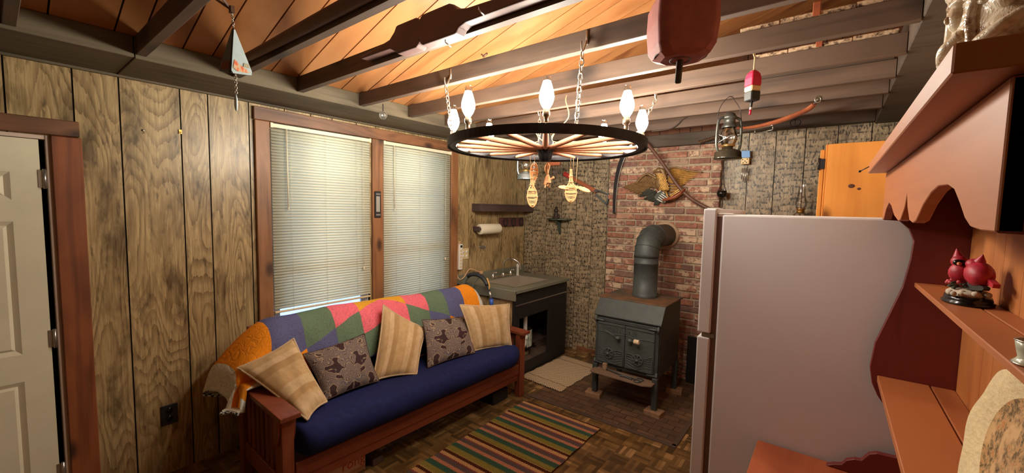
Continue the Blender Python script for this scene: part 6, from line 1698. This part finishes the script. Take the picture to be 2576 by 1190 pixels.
MB().add([Vector((0.58, 3.52, 0)) + Vector((0.1215 * math.cos(t), 0.1215 * math.sin(t), z)) for z in (0.22, 0.40) for t in [lerp(-0.4, 0.55, k / 8) for k in range(9)]], [(k, k + 1, 10 + k, 9 + k) for k in range(8)], True).build('printed_label', M_LABEL, fl_)
MB().lathe([(0.0, 0.118), (0.09, 0.118), (0.09, 0.179), (0, 0.179)], (0.58, 3.52, 0), n=20).build('stand', plain('yellowed_stand', L(172, 160, 116), 0.7), fl_)
pv = thing('drain_pipe', 'white plastic drain trap in front of the black tank under the sink', 'pipe', (0.70, 3.42, 0.2))
MB().tube(smooth_path([(0.70, 3.43, 0.74), (0.70, 3.43, 0.42), (0.70, 3.43, 0.30), (0.70, 3.40, 0.25), (0.70, 3.35, 0.25), (0.70, 3.32, 0.30), (0.66, 3.30, 0.36)]), 0.022, 12).lathe([(0.03, 0.0), (0.03, 0.03), (0.022, 0.032)], (0.70, 3.43, 0.33), n=16).build('trap', M_WHITE, pv)
lb = MB()
for k in range(3): lb.box((0.36 + 0.03 * k, 3.78 - 0.03 * k, 0.119 + k * 0.035), (0.62, 3.98, 0.15 + k * 0.035), pid=k * 0.9 + 0.4)
tag(lb.build('wood_scraps', M_JOIST, bevel=0.003), 'stacked brown boards lying inside the sink cabinet', 'boards')
ho = thing('drain_hose', 'looped black and grey hose hanging between the sofa and the sink cabinet', 'hose', (0.30, 3.04, 0.6))
hx = 0.30
def HP(px, py): return aty(px, py, 3.04)
hp = [HP(1160, 760), HP(1164, 720), HP(1178, 695), HP(1193, 690), HP(1212, 697), HP(1226, 718), HP(1233, 745), HP(1237, 765), HP(1238, 800)]
sp2 = smooth_path(hp); n = len(sp2)
MB().tube(sp2[:13], 0.016, 12).build('grey_section', M_GREYHOSE, ho)
MB().tube(sp2[12:31], 0.021, 12).build('foam_sleeve', M_HOSE, ho)
MB().tube(sp2[30:43], 0.012, 12).build('black_section', M_HOSE, ho)
MB().tube([HP(1236, 752), HP(1237, 772)], 0.02, 12).build('blue_connector', M_BLUE, ho)
MB().tube([HP(1232, 733), HP(1235, 752)], 0.014, 12).build('metal_fitting', M_STEEL, ho)
MB().tube(smooth_path([HP(1225, 700), HP(1231, 718), HP(1229, 730)]), 0.008, 8).box(HP(1229, 728) - Vector((0.012, 0.004, 0.014)), HP(1229, 728) + Vector((0.012, 0.006, 0.012))).build('ochre_tag', M_YELLOW, ho)
MB().tube(smooth_path([HP(1180, 800), HP(1184, 735), HP(1196, 708), HP(1204, 700)]), 0.007, 8).build('thin_tube', M_GREYHOSE, ho)

# small wall pieces
ol_ = thing('black_outlet', 'black outlet plate low on the panelling between the door and the sofa', 'outlet', (0.005, 0.64, 0.32))
MB().box((0.0005, 0.597, 0.315), (0.008, 0.68, 0.44)).build('cover_plate', M_BLACK, ol_, bevel=0.003)
o2 = MB()
for z in (0.352, 0.403): o2.lathe([(0.0, 0.002), (0.017, 0.002), (0.018, 0.0)], (0.008, 0.638, z), (1, 0, 0), 16)
o2.build('sockets', M_GLOSSBLACK, ol_)
tm_ = thing('wall_thermometer', 'narrow black and grey thermometer on the casing between the windows', 'thermometer', (0.03, 2.11, 1.59))
MB().box((0.0245, 2.080, 1.592), (0.036, 2.142, 1.822)).build('case', M_BLACK, tm_, bevel=0.003)
MB().box((0.0362, 2.091, 1.642), (0.039, 2.128, 1.778)).build('scale_plate', plain('grey_scale', L(158, 152, 140), 0.5), tm_, bevel=0.001)
MB().box((0.0362, 2.091, 1.79), (0.0375, 2.133, 1.803)).box((0.0362, 2.091, 1.61), (0.0375, 2.133, 1.623)).build('silver_marks', plain('silver_print', L(128, 122, 120), 0.4), tm_)
hk1 = atx(453, 332, 0.0)
tag(MB().box((0.0005, hk1.y - 0.008, hk1.z - 0.012), (0.006, hk1.y + 0.008, hk1.z + 0.014)).tube([(0.004, hk1.y, hk1.z - 0.004), (0.016, hk1.y, hk1.z - 0.008), (0.018, hk1.y, hk1.z + 0.004)], 0.002, 6).build('cup_hook', M_BRASS, bevel=0.001), 'tiny brass hook in a panel groove on the wall left of the window', 'hook')
hk2 = atx(360, 328, 0.0)
tag(MB().ball((0.004, hk2.y, hk2.z), (0.005, 0.006, 0.007)).tube([(0.002, hk2.y + 0.004, hk2.z - 0.012), (0.012, hk2.y + 0.004, hk2.z - 0.016)], 0.002, 6).build('screw', M_STEEL), 'small bright screw in the knotty panel halfway between the door and window', 'screw')
